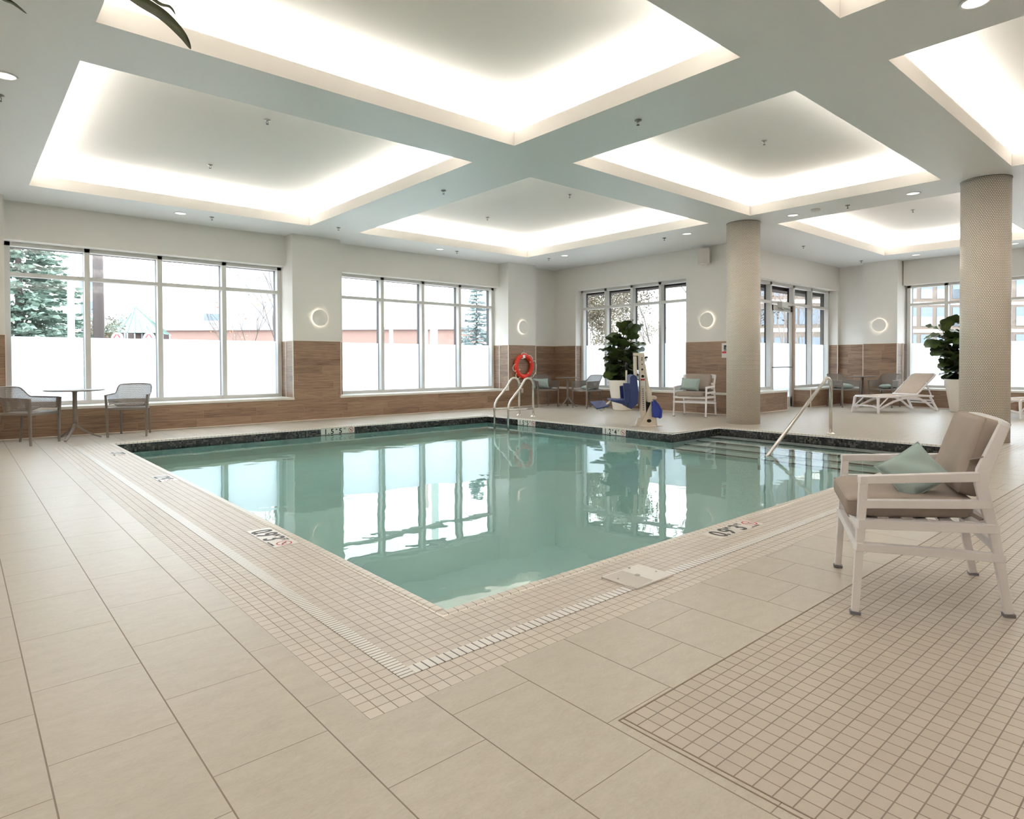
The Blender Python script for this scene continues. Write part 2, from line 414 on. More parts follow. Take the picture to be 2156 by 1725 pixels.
# ------------------------------------------------------------------ camera
cam = bpy.data.cameras.new('camera'); co = bpy.data.objects.new('camera', cam); COL.objects.link(co)
TH, PT, RO, F, CYP = .8512, -.0149, -.0039, 1336.5, 783.36
fw = Vector((cos(TH)*cos(PT), sin(TH)*cos(PT), sin(PT))); r_ = Vector((sin(TH), -cos(TH), 0)); up = r_.cross(fw)
r2 = r_*cos(RO)+up*sin(RO); u2 = -r_*sin(RO)+up*cos(RO)
mw = Matrix.Identity(4)
for k in range(3): mw[k][0] = r2[k]; mw[k][1] = u2[k]; mw[k][2] = -fw[k]
mw[2][3] = 1.12
co.matrix_world = mw
cam.sensor_width = 36; cam.sensor_fit = 'HORIZONTAL'; cam.lens = F/2156*36; cam.shift_y = (CYP-862.5)/2156; cam.clip_end = 400; cam.clip_start = .05
sc.camera = co
IR = Vector((.752, -.659, 0)); IF = Vector((.659, .752, 0))   # image right and depth directions on the floor

# ------------------------------------------------------------------ dimensions
H = 3.622; YP, YB, YG = 12.0, 12.35, 12.57
XL, XU, XG = 12.166, 12.33, 12.55
YD, YDU, YDG = 6.82, 7.02, 7.24
XR, XRB, XRG = 17.47, 17.83, 18.05
WT = 1.555; SZ = .46; TOP = 3.03
exec_parts = []
# ------------------------------------------------------------------ floor
PX0, PY0, PY1, PX1, PY2, PX2 = 1.657, 2.351, 10.395, 8.425, 5.819, 9.778
CW = .055
def in_rects(x, y, rs): return any(a < x < b and c < y < d for a, b, c, d in rs)
hole = [(PX0-CW, PX2+CW, PY0-CW, PY2+CW), (PX0-CW, PX1+CW, PY2-CW, PY1+CW)]
room = [(-3, 12.4, -4, 12.4), (12.3, 17.9, -4, 7.3)]
mosz = [(.964, 1.172, 1.783, PY1+CW), (1.236, PX0-CW, 1.783, PY1+CW), (.964, 10.6, 1.783, 1.94), (.964, 10.6, 2.004, PY0-CW), (.964, 10.6, 1.783, PY0-CW)]
mosbig = [(1.563, 8.9, -4, 1.261)]
xs = sorted({-3, .964, PX0-CW, PX1+CW, PX2+CW, 10.6, 1.563, 1.541, 8.9, 12.4, 17.9, 12.3})
ys = sorted({-4, 1.261, 1.783, PY0-CW, PY2+CW, PY1+CW, 12.4, 7.3})
fl = MB()
for a, b in zip(xs, xs[1:]):
    for c, d in zip(ys, ys[1:]):
        mx, my = (a+b)/2, (c+d)/2
        if not in_rects(mx, my, room) or in_rects(mx, my, hole): continue
        m = 1 if in_rects(mx, my, mosz) else 2 if in_rects(mx, my, mosbig) else 0
        fl.face([(a, c, 0), (b, c, 0), (b, d, 0), (a, d, 0)], m)
struct(fl.build('floor', ['tile', 'mos', 'mosb']))
# thin metal edge around the shower-area mosaic
e = MB(); e.box(1.541, 1.545, -4, 1.261, -.002, .0015); e.box(1.561, 1.565, -4, 1.261, -.002, .0015); e.box(1.541, 8.9, 1.258, 1.263, -.002, .0015)
struct(e.build('trim_1', simple('grout_line', (130, 114, 98), .7)))

# drainage channels (white slatted grating)
g = thing('drain_grate', 'white slatted drain grating running along the left edge of the pool', 'drain grate', (0, 0, 0), group='slatted drain gratings round the pool')
MB().box(1.174, 1.234, 1.942, PY1, -.001, .002).build('slat_strip', 'gratey', g)
g = thing('drain_grate', 'white slatted drain grating running along the near edge, cut by a square lid', 'drain grate', (0, 0, 0), group='slatted drain gratings round the pool')
MB().box(1.236, 10.6, 1.942, 2.002, -.001, .002).build('slat_strip', 'gratex', g)
# square lid
g = thing('drain_cover', 'square white plastic skimmer lid set in the mosaic deck', 'drain cover', (2.655, 2.045, 0))
MB().box(-.155, .155, -.115, .115, 0, .010).build('lid', 'markw', g, bevel=.004)
l = MB()
for k in range(26): l.box(-.145+k*.0056, -.143+k*.0056, -.1, .1, .0095, .0112)
l.build('ridges', 'markw', g)
for x, y, r in ((0, 0, .014), (-.12, .03, .006), (.12, -.03, .006), (.06, .1, .006)): MB().lathe([(0, .0118), (r, .0118), (r, .009)], 16, (x, y, 0)).build('screw', 'steeld', g)

# ------------------------------------------------------------------ pool
def fz(y): return -.125-.92-(max(0, min(1, (y-PY0)/(PY1-PY0))))*.62
b = MB()
L_ = [(PX0, PY0), (PX2, PY0), (PX2, PY2), (PX1, PY2), (PX1, PY1), (PX0, PY1)]
for k in range(6):
    (xa, ya), (xb, yb) = L_[k], L_[(k+1) % 6]
    b.face([(xa, ya, -.30), (xb, yb, -.30), (xb, yb, fz(yb)), (xa, ya, fz(ya))], 0)
    b.face([(xa, ya, -.02), (xb, yb, -.02), (xb, yb, -.30), (xa, ya, -.30)], 1)
b.face([(PX0, PY0, fz(PY0)), (PX1, PY0, fz(PY0)), (PX1, PY2, fz(PY2)), (PX0, PY2, fz(PY2))], 0)
b.face([(PX0, PY2, fz(PY2)), (PX1, PY2, fz(PY2)), (PX1, PY1, fz(PY1)), (PX0, PY1, fz(PY1))], 0)
b.face([(PX1, PY0, fz(PY0)), (PX2, PY0, fz(PY0)), (PX2, PY2, fz(PY2)), (PX1, PY2, fz(PY2))], 0)
o = b.build('pool_basin', ['shell', 'band']); struct(o); tag(o, 'rectangular swimming pool basin with a dark mosaic waterline band', 'swimming pool', kind='structure')
# entry steps in the recess
s_ = thing('pool_steps', 'submerged entry steps with dark nosings below the handrail', 'pool steps', (0, 0, 0))
for k in range(4):
    x0 = PX2-.34*(k+1); z = -.27-.20*k
    MB().box(x0, PX2, PY0, PY2, -1.4, z).build('step', 'shell', s_)
    MB().box(x0-.004, x0+.04, PY0, PY2, z-.045, z+.003).build('nosing', 'nosing', s_)
# coping
c = MB()
def cop(mb, x0, x1, y0, y1): mb.box(x0, x1, y0, y1, -.022, .006)
cx, cy = MB(), MB()
cop(cx, PX0-CW, PX2+CW, PY0-CW, PY0); cop(cx, PX0-CW, PX1+CW, PY1, PY1+CW); cop(cx, PX1, PX2+CW, PY2, PY2+CW)
cop(cy, PX0-CW, PX0, PY0, PY1); cop(cy, PX1, PX1+CW, PY2, PY1); cop(cy, PX2, PX2+CW, PY0, PY2)
struct(cx.build('trim_2', 'copx', bevel=.018, seg=4)); struct(cy.build('trim_3', 'copy', bevel=.018, seg=4))
# water body
w = MB(); E_ = .012
def wbox(x0, x1, y0, y1): pass
P = [(PX0-E_, PY0-E_), (PX2+E_, PY0-E_), (PX2+E_, PY2+E_), (PX1+E_, PY2+E_), (PX1+E_, PY1+E_), (PX0-E_, PY1+E_)]
w.prism(P, -1.85, -.125)
o = w.build('pool_water', 'water'); tag(o, 'still blue-green pool water mirroring the windows', 'water', kind='structure')

# ------------------------------------------------------------------ text helper
def text(s, size, M4, mat, name='lettering', parent=None, xs=1.0, bold=0.0, align='LEFT'):
    cu = bpy.data.curves.new(name, 'FONT'); cu.body = s; cu.size = size; cu.extrude = .0006; cu.align_x = align; cu.offset = bold
    tmp = bpy.data.objects.new(name, cu); COL.objects.link(tmp); bpy.context.view_layer.update()
    me = bpy.data.meshes.new_from_object(tmp.evaluated_get(bpy.context.evaluated_depsgraph_get())); bpy.data.objects.remove(tmp)
    me.materials.clear(); me.materials.append(M[mat]); o = bpy.data.objects.new(name, me); COL.objects.link(o)
    if parent is not None: o.parent = parent
    o.matrix_local = M4 @ Matrix.Diagonal((xs, 1, 1, 1)); return o
def frame_mat(o, x, y):
    x, y = Vector(x).normalized(), Vector(y).normalized(); z = x.cross(y); m = Matrix.Identity(4)
    for k in range(3): m[k][0] = x[k]; m[k][1] = y[k]; m[k][2] = z[k]; m[k][3] = o[k]
    return m
def no_diving(par, T, r, mats=('red', 'blk')):
    """ring with slash and a small diving figure, drawn in the plane of T (local a,b -> matrix)"""
    mb = MB(); n = 40
    for k in range(n):
        a0, a1 = 2*pi*k/n, 2*pi*(k+1)/n
        mb.face([T @ Vector((cos(a)*q, sin(a)*q, .0008)) for a, q in ((a0, r), (a1, r), (a1, r*.82), (a0, r*.82))])
    d = Vector((cos(radians(-40)), sin(radians(-40)), 0)); nn = Vector((-d.y, d.x, 0))
    mb.face([T @ (d*s_*r*.9+nn*t*r*.07+Vector((0, 0, .0009))) for s_, t in ((-1, -1), (1, -1), (1, 1), (-1, 1))])
    mb.build('no_diving_ring', mats[0], par, fix=False)
    f = MB()
    for (a, b, c_, d_, w_) in ((-.42, .30, .05, -.02, .13), (.05, -.02, .38, -.42, .10), (-.05, .12, .30, .22, .07), (-.2, -.05, .1, -.32, .07)):
        p, q = Vector((a*r, b*r, .0007)), Vector((c_*r, d_*r, .0007)); e_ = (q-p).normalized(); m_ = Vector((-e_.y, e_.x, 0))*w_*r
        f.face([T @ v for v in (p-m_, q-m_, q+m_, p+m_)])
    f.build('diver_symbol', mats[1], par, fix=False)
def depth_marker(label, org, X, Y, W, Hh, metres, feet, small=False):
    """org = lower-left corner, X reading direction, Y up direction"""
    t = thing('depth_marker', label, 'depth marker', org, group='depth markers round the pool')
    T = frame_mat((0, 0, 0), X, Y)
    MB().prism([(0, 0), (W, 0), (W, Hh), (0, Hh)], -.004, .0015, lambda a, b, c: T @ Vector((a, b, c))).build('tile', 'markw', t)
    def tx(s, x, y, sz, xs=.85, bold=.0015): text(s, sz, T @ Matrix.Translation((x, y, .002)), 'blk', 'depth_text', t, xs, bold)
    k = W/.63; z_ = Hh*1.20; y_ = Hh*.07
    tx(metres[0][0], .055*k, y_, z_, 1.0*k, .003); tx('.', .130*k, y_, z_, .9*k, .002); tx(metres[1], .175*k, y_, z_, 1.0*k, .003)
    tx('M', .272*k, Hh*.62, Hh*.40, .9*k, .001); tx(feet, .330*k, y_, z_, 1.0*k, .003); tx('FT', .425*k, Hh*.62, Hh*.40, .85*k, .001)
    no_diving(t, T @ Matrix.Translation((.560*k, Hh*.52, .0012)), min(Hh*.44, .060*k))
    if small: tx('NO DIVING', .46*k, .003, Hh*.12, 1.0, .0002)
    return t
depth_marker('1.5 M 5 FT depth marker upright on the long far pool wall', (4.722, PY1-.004, -.120), (1, 0, 0), (0, 0, 1), .63, .104, ('1.', '5'), '5')
depth_marker('1.5 M 5 FT depth marker upright beside the ladder', (PX1-.004, 9.44, -.120), (0, -1, 0), (0, 0, 1), .504, .104, ('1.', '5'), '5')
depth_marker('1.2 M 4 FT depth marker upright below the pool lift', (PX1-.004, 7.233, -.120), (0, -1, 0), (0, 0, 1), .504, .104, ('1.', '2'), '4')
depth_marker('0.9 M 3 FT depth marker in the left deck nearest the camera', (1.442, 4.34, 0), (0, -1, 0), (1, 0, 0), .50, .156, ('0.', '9'), '3', True)
depth_marker('1.2 M 4 FT depth marker halfway along the left deck', (1.442, 7.10, 0), (0, -1, 0), (1, 0, 0), .40, .156, ('1.', '2'), '4', True)
depth_marker('1.5 M 5 FT depth marker at the far end of the left deck', (1.442, 9.40, 0), (0, -1, 0), (1, 0, 0), .40, .156, ('1.', '5'), '5', True)
depth_marker('0.9 M 3 FT depth marker in the near deck beyond the square lid', (3.62, 2.135, 0), (1, 0, 0), (0, 1, 0), .56, .150, ('0.', '9'), '3', True)

# ------------------------------------------------------------------ walls
def wp(mb, x0, x1, y0, y1, z0, z1):
    if z0 < WT: mb.box(x0, x1, y0, y1, z0, min(z1, WT), 1)
    if z1 > WT: mb.box(x0, x1, y0, y1, max(z0, WT), z1, 0)
OUT = 13.05
lw = MB()
wp(lw, -3, 12.33, YP, 12.76, 0, SZ-.045)
W1 = (.56, 4.90); W2 = (6.10, 10.40)
wp(lw, -3, W1[0], YP, 12.76, SZ-.045, H); wp(lw, 4.90, 5.89, YP, 12.76, SZ-.045, H); wp(lw, 10.40, 11.34, YP, 12.76, SZ-.045, H)
wp(lw, 5.89, W2[0], YB, 12.76, SZ-.045, H)
for a, b_ in (W1, W2): wp(lw, a, b_, YB, 12.76, TOP, H)
wp(lw, 11.34, 12.45, 12.28, 12.76, SZ-.045, H)
struct(lw.build('wall_left', ['wall', 'wood']))
W3 = (8.14, 11.51)
bw = MB()
wp(bw, XL, 12.73, YD-.0, 12.3, 0, SZ-.045)
wp(bw, XU, 12.73, W3[1], 12.4, SZ-.045, H); wp(bw, XU, 12.73, YD, W3[0], SZ-.045, H); wp(bw, XU, 12.73, W3[0], W3[1], TOP-.02, H)
struct(bw.build('wall_back', ['wall', 'wood']))
W4 = (12.95, 17.72); DR = (14.42, 15.64)
ew = MB()
wp(ew, 12.3, DR[0], YD, 7.43, 0, SZ-.045); wp(ew, DR[1], 18.4, YD, 7.43, 0, SZ-.045)
wp(ew, 12.34, W4[0], YDU, 7.43, SZ-.045, H); wp(ew, W4[1], 18.4, YDU, 7.43, SZ-.045, H); wp(ew, W4[0], W4[1], YDU, 7.43, TOP-.03, H)
struct(ew.build('wall_entrance', ['wall', 'wood']))
W5 = (1.30, 5.50)
rw = MB()
wp(rw, XR, 18.24, -4, YD, 0, SZ-.045)
wp(rw, XR, 18.24, 5.52, 6.30, SZ-.045, H); wp(rw, XRB, 18.24, 6.30, 7.1, SZ-.045, H); wp(rw, XRB, 18.24, W5[0], W5[1], TOP-.02, H); wp(rw, XRB, 18.24, -4.2, W5[0], SZ-.045, H)
struct(rw.build('wall_right', ['wall', 'wood']))
nw = MB(); nw.box(-3.2, 18.24, -4.2, -4, 0, H); struct(nw.build('wall_near', ['wall', 'wood']))
sw = MB(); wp(sw, -3.2, -3, -4, 12.85, 0, H); struct(sw.build('wall_side', ['wall', 'wood']))

# sills
def sill(n, x0, x1, y0, y1): struct(MB().box(x0, x1, y0, y1, SZ-.045, SZ).build('trim_%d' % n, 'sill', bevel=.004))
sill(4, W1[0]-.02, 4.92, YP-.012, YG+.02); sill(5, 5.87, W2[1]+.01, YP-.012, YG+.02); sill(6, 11.34, 12.33, YP-.012, 12.28)
sill(7, XL-.012, XG+.02, W3[0], W3[1]); sill(8, XL-.012, XU, YD-.01, W3[0]); sill(9, XL-.012, XU, W3[1], 12.0)
sill(10, 12.3, DR[0]+.01, YD-.012, YDG+.02); sill(11, DR[1]-.01, XRB, YD-.012, YDG+.02)
sill(12, XR-.012, XRG+.02, W5[0]-.02, 5.52); sill(13, XR-.012, XRB, 6.30, YD); sill(14, XR-.012, XRB, -4, W5[0]-.02)
# cream edge trims: wainscot cap, vertical corner beads, floor bead
t = MB()
def capx(x0, x1, y): t.box(x0, x1, y-.006, y+.004, WT, WT+.012)
def capy(y0, y1, x): t.box(x-.006, x+.004, y0, y1, WT, WT+.012)
def vb(x, y, z0=SZ, z1=WT+.012, r=.007): t.box(x-r, x+r, y-r, y+r, z0, z1)
capx(-3, W1[0], YP); capx(4.90, 5.89, YP); capx(10.40, 11.34, YP); capx(11.34, 12.33, 12.28); capy(W3[1], 12.28, XU); capy(YD, W3[0], XU)
capx(W4[1], XRB, YDU); capy(5.52, 6.30, XR); capy(6.30, YDU, XRB); capy(W5[1], 5.52, XRB); capy(YP, YB, 4.90); capy(YP, 12.28, 11.34)
for x, y in ((W1[0], YP), (4.90, YP), (4.90, YB), (5.89, YP), (10.40, YP), (10.40, YB), (11.34, YP), (XU, W3[1]), (XU, W3[0]), (W4[1], YDU), (XR, 6.30), (XR, 5.52), (XRB, W5[1])): vb(x, y)
for x in DR: vb(x, YD, 0, SZ-.045)
struct(t.build('trim_15', 'trimw'))
t = MB()
t.box(-3, XL, YP-.012, YP, 0, .012); t.box(XL-.012, XL, YD, YP, 0, .012); t.box(XL-.012, DR[0], YD-.012, YD, 0, .012); t.box(DR[1], XR, YD-.012, YD, 0, .012); t.box(XR-.012, XR, -4, YD, 0, .012)
struct(t.build('baseboard_all', 'trimw'))

# ------------------------------------------------------------------ windows
def window(name, axis, pos, a0, a1, n, head=TOP, base=SZ, mull=None, door=None, fin=.09):
    """frame faces the room at 'pos' on the axis normal to the wall, glass behind it"""
    def B(mb, p, q, d0, d1, z0, z1, m=0):
        if axis == 'y': mb.box(p, q, pos+d0, pos+d1, z0, z1, m)
        else: mb.box(pos+d0, pos+d1, p, q, z0, z1, m)
    fwid = .075; f = MB(); o_ = MB(); gl = MB(); fr = MB()
    xs_ = mull or [a0+(a1-a0)*k/n for k in range(n+1)]
    TR0, TR1 = 2.500, 2.562
    B(f, a0, a1, 0, .11, head-.062, head+.03); 
    segs = list(zip(xs_, xs_[1:]))
    for k, x in enumerate(xs_):
        p, q = (x, x+fwid) if k == 0 else (x-fwid, x) if k == len(xs_)-1 else (x-fwid/2, x+fwid/2)
        zb = 0 if door is not None and k in (door, door+1) else base
        B(f, p, q, 0, .11, zb, head); B(o_, p, q, .122, .122+fin, zb, head)
    for k, (p, q) in enumerate(segs):
        B(f, p, q, .004, .106, TR0, TR1); B(o_, p, q, .125, .165, TR0+.004, TR1-.004)
        if door == k: continue
        B(f, p, q, .002, .108, base-.01, base+.062); B(gl, p, q, .113, .121, base+.03, head-.03); B(fr, p+fwid/2+.004, q-fwid/2-.016, .1215, .1235, base+.05, WT+.006)
    B(o_, a0, a1, .125, .175, head-.06, head+.02); B(o_, a0, a1, .125, .175, base-.02, base+.05)
    F_ = struct(f.build(name, 'alu')); F_['label'] = 'white aluminium window frame'
    o_.build('outer_frame', 'aludark', F_); gl.build('glass_pane', 'glass', F_); fr.build('frosted_film', 'frost', F_)
    return F_
window('window_1', 'y', YG, W1[0]+.02, W1[1], 4)
window('window_2', 'y', YG, W2[0]+.01, W2[1], 4)
window('window_3', 'x', XG, W3[0]+.02, W3[1], 4, head=TOP-.02, fin=.06)
window('window_4', 'y', YDG, W4[0]+.02, W4[1], 4, head=TOP-.03, mull=[W4[0]+.02, 13.70, 14.48, 15.655, 16.65, W4[1]], door=2, fin=.035)
window('window_5', 'x', XRG, W5[0], W5[1], 5, head=TOP-.02, mull=[2.13-.83, 2.13, 2.96, 3.79, 4.64, W5[1]-.02])
# door leaf
d = MB(); x0, x1 = 14.53, 15.60; y0, y1 = YDG+.02, YDG+.065
d.box(x0, x0+.10, y0, y1, .01, 2.47); d.box(x1-.10, x1, y0, y1, .01, 2.47); d.box(x0, x1, y0, y1, 2.33, 2.47); d.box(x0, x1, y0, y1, .01, .25)
D_ = struct(d.build('door_1', 'alu', bevel=.003)); 
MB().box(x0+.09, x1-.09, y0+.02, y0+.026, .24, 2.34).build('glass_pane', 'glass', D_)
MB().box(x0+.09, x1-.09, y0+.0265, y0+.0285, .24, WT+.006).build('frosted_film', 'frost', D_)
d = MB(); d.tube([(x0+.02, y0-.04, .98), (x1-.03, y0-.04, .98)], .013, 10); d.tube([(x0+.05, y0-.04, .98), (x0+.05, y0+.005, .98)], .011, 8); d.tube([(x1-.05, y0-.04, .98), (x1-.05, y0+.005, .98)], .011, 8)
d.build('push_bar', 'steeld', D_, smooth=True)
d = MB(); d.box(x0+.30, x0+.62, y0-.115, y0-.0, 2.41, 2.55); 
d.build('door_closer', 'alu', D_, bevel=.006)
d = MB(); d.bar((x0+.45, y0-.07, 2.40), (x0+.12, y0-.20, 2.39), .03, .012); d.bar((x0+.12, y0-.20, 2.39), (x0+.60, y0-.03, 2.385), .025, .012); d.bar((x0+.5, y0-.05, 2.395), (x1-.08, y0-.02, 2.39), .02, .012)
d.build('closer_arm', 'steeld', D_)
MB().box(x1+.0, 15.70, YDG-.01, YDG+.1, 0, 2.5).build('door_jamb', simple('warm_grey_jamb', (176, 160, 146), .5), D_)
# exterior masonry around the openings (brown brick seen through the glass edges)
ex = MB()
for a, b_, yy, hd in ((W1[0], W1[1], 12.76, TOP), (W2[0], W2[1], 12.76, TOP)):
    ex.box(a-.3, a+.01, yy, yy+.05, -.5, H+.5); ex.box(b_-.01, b_+.3, yy, yy+.05, -.5, H+.5); ex.box(a-.3, b_+.3, yy, yy+.10, hd-.055, H+.5); ex.box(a-.3, b_+.3, yy, yy+.22, -.5, SZ-.03)
ex.box(12.73, 12.78, W3[0]-.3, W3[0]+.0, -.5, H+.5); ex.box(12.73, 12.78, W3[1], W3[1]+.3, -.5, H+.5); ex.box(12.73, 13.05, W3[0], W3[1], TOP-.12, H+.5); ex.box(12.73, 13.1, W3[0], W3[1], -.5, SZ-.03)
ex.box(W4[0]-.3, W4[0], 7.43, 7.48, -.5, H+.5); ex.box(W4[1], W4[1]+.3, 7.43, 7.48, -.5, H+.5); ex.box(W4[0], W4[1], 7.43, 7.75, TOP-.16, H+.5)
ex.box(18.24, 18.3, W5[1], W5[1]+.3, -.5, H+.5); ex.box(18.24, 18.4, W5[0], W5[1], TOP-.04, H+.5)
struct(ex.build('wall_outer', 'brickd'))

# ------------------------------------------------------------------ ceiling with lit coffers
HX = [(.803, 4.882), (5.862, 10.271), (11.256, 16.604)]; HY = [(-2.92, 1.928), (2.708, 5.517), (6.304, 11.141)]
CF = [(x, y) for x in HX for y in HY if not (x[0] > 11 and y[0] > 6)]
CF += [((-2.4, -.18), y) for y in HY]
LIP, UP_, EX = .165, .41, .17
c = MB()
def rects(z, m, hl):
    xs = sorted({-3.2, 18.4, 12.9, *[v for h in hl for v in h[0]]}); ys = sorted({-4.2, 12.9, 7.6, *[v for h in hl for v in h[1]]})
    for a, b_ in zip(xs, xs[1:]):
        for p, q in zip(ys, ys[1:]):
            mx, my = (a+b_)/2, (p+q)/2
            if mx > 12.9 and my > 7.6: continue
            if any(h[0][0] < mx < h[0][1] and h[1][0] < my < h[1][1] for h in hl): continue
            c.face([(a, p, z), (b_, p, z), (b_, q, z), (a, q, z)], m)
rects(H, 0, CF)
big = [((x[0]-EX, x[1]+EX), (y[0]-EX, y[1]+EX)) for x, y in CF]
def side(x, y, z0, z1, m):
    for (p, q) in (((x[0], y[0]), (x[1], y[0])), ((x[1], y[0]), (x[1], y[1])), ((x[1], y[1]), (x[0], y[1])), ((x[0], y[1]), (x[0], y[0]))):
        c.face([(p[0], p[1], z0), (q[0], q[1], z0), (q[0], q[1], z1), (p[0], p[1], z1)], m)
for (x, y), (X, Y) in zip(CF, big):
    side(x, y, H, H+LIP, 1); side(X, Y, H+LIP, H+UP_, 1)
    z = H+LIP
    for r in ((X[0], X[1], Y[0], y[0]), (X[0], X[1], y[1], Y[1]), (X[0], x[0], y[0], y[1]), (x[1], X[1], y[0], y[1])): c.face([(r[0], r[2], z), (r[1], r[2], z), (r[1], r[3], z), (r[0], r[3], z)], 1)
    c.face([(X[0], Y[0], H+UP_), (X[1], Y[0], H+UP_), (X[1], Y[1], H+UP_), (X[0], Y[1], H+UP_)], 1)
struct(c.build('ceiling', ['ceil', 'cofwhite'], fix=False))
# roof slab above, closes the room to the sky
struct(MB().box(-3.4, 12.95, -4.4, 12.95, 4.1, 4.3).box(12.95, 18.5, -4.4, 7.6, 4.1, 4.3).build('roof', 'pale'))
COVE_W = 8.6
for ci, (x, y) in enumerate(CF):
    for (cx_, cy_, L, rz) in (((x[0]+x[1])/2, y[0]-.06, x[1]-x[0]+.1, 0), ((x[0]+x[1])/2, y[1]+.06, x[1]-x[0]+.1, 0), (x[0]-.06, (y[0]+y[1])/2, y[1]-y[0]+.1, pi/2), (x[1]+.06, (y[0]+y[1])/2, y[1]-y[0]+.1, pi/2)):
        la = bpy.data.lights.new('cove_light', 'AREA'); la.shape = 'RECTANGLE'; la.size = L; la.size_y = .05; la.energy = COVE_W*L; la.color = (1.0, .975, .945)
        lo = bpy.data.objects.new('cove_light', la); COL.objects.link(lo); lo.location = (cx_, cy_, H+LIP+.008); lo.rotation_euler = (pi, 0, rz)

# ------------------------------------------------------------------ columns
def column(label, x, y, r=.29):
    o = MB().lathe([(r, 0), (r, H)], 96, (x, y, 0), uvr=r).build('column', 'penny', smooth=True, fix=False)
    tag(o, label, 'column', kind='structure', group='round mosaic columns')
    m = MB().lathe([(r+.006, H-.012), (r+.006, H)], 96, (x, y, 0)).build('top_collar', 'steeld', o, smooth=True)
column('round column of white penny mosaic standing at the inner corner of the pool', 10.757, 5.903)
column('round column of white penny mosaic behind the nearest armchair', 10.779, 2.311)

# ------------------------------------------------------------------ soft shapes
def rounded(mb, mapf, hx, hy, hz, r, puff=.0, n=(14, 14, 5), wr=0.0):
    """rounded, slightly swollen box; mapf takes local metres (x,y,z)"""
    def pt(px, py, pz):
        x, y, z = px*hx, py*hy, pz*hz
        q = Vector((max(-(hx-r), min(hx-r, x)), max(-(hy-r), min(hy-r, y)), max(-(hz-r), min(hz-r, z)))); d = Vector((x, y, z))-q
        if d.length > 1e-9: d = d.normalized()*r
        v = q+d; k = (1-px*px)*(1-py*py); v.z += puff*k*(1 if pz > 0 else -1)*abs(pz)
        v.z += wr*sin(px*9+py*4)*sin(py*11)*abs(pz)
        return mapf(v.x, v.y, v.z)
    def face(fn, nu, nv): mb.grid(fn, nu, nv)
    nx, ny, nz = n
    for sg in (-1, 1):
        face(lambda a, b: pt(2*a-1, 2*b-1, sg), nx, ny); face(lambda a, b: pt(2*a-1, sg, 2*b-1), nx, nz); face(lambda a, b: pt(sg, 2*a-1, 2*b-1), ny, nz)
def pillow_mesh(w, h, t, seed=0):
    rnd = random.Random(seed); ph = [rnd.random()*6 for _ in range(4)]
    mb = MB()
    for sg in (-1, 1):
        def fn(a, b):
            x, y = 2*a-1, 2*b-1
            k = max(0, (1-x**4)*(1-y**4))**.55
            X = x*(1-.075*(1-y*y)*abs(x)); Y = y*(1-.09*(1-x*x)*abs(y))
            z = sg*t*k*(1+.07*sin(3*x+ph[0])*sin(4*y+ph[1])) + .004*sin(7*x+5*y+ph[2])*k
            return (X*w/2, Y*h/2, z)
        mb.grid(fn, 22, 18)
    return mb
def pillow(label, loc, rot, w=.42, h=.28, t=.065, seed=0, group='mint green pillows'):
    o = pillow_mesh(w, h, t, seed).build('pillow', 'mint', smooth=True)
    m = MB(); pts = []
    for x, y in ((-1, -1), (1, -1), (1, 1), (-1, 1)):
        pass
    n = 20
    for e_ in range(4):
        for k in range(n):
            q = -1+2*k/n
            x, y = ((q, -1), (1, q), (-q, 1), (-1, -q))[e_]
            pts.append((x*(1-.075*(1-y*y)*abs(x))*w/2, y*(1-.09*(1-x*x)*abs(y))*h/2, 0))
    m.tube(pts, .0035, 6, closed=True); m.build('seam_piping', 'mint', o, smooth=True)
    o.location = loc
    if isinstance(rot, Matrix): o.matrix_world = rot
    else: o.rotation_euler = rot
    return tag(o, label, 'pillow', group)

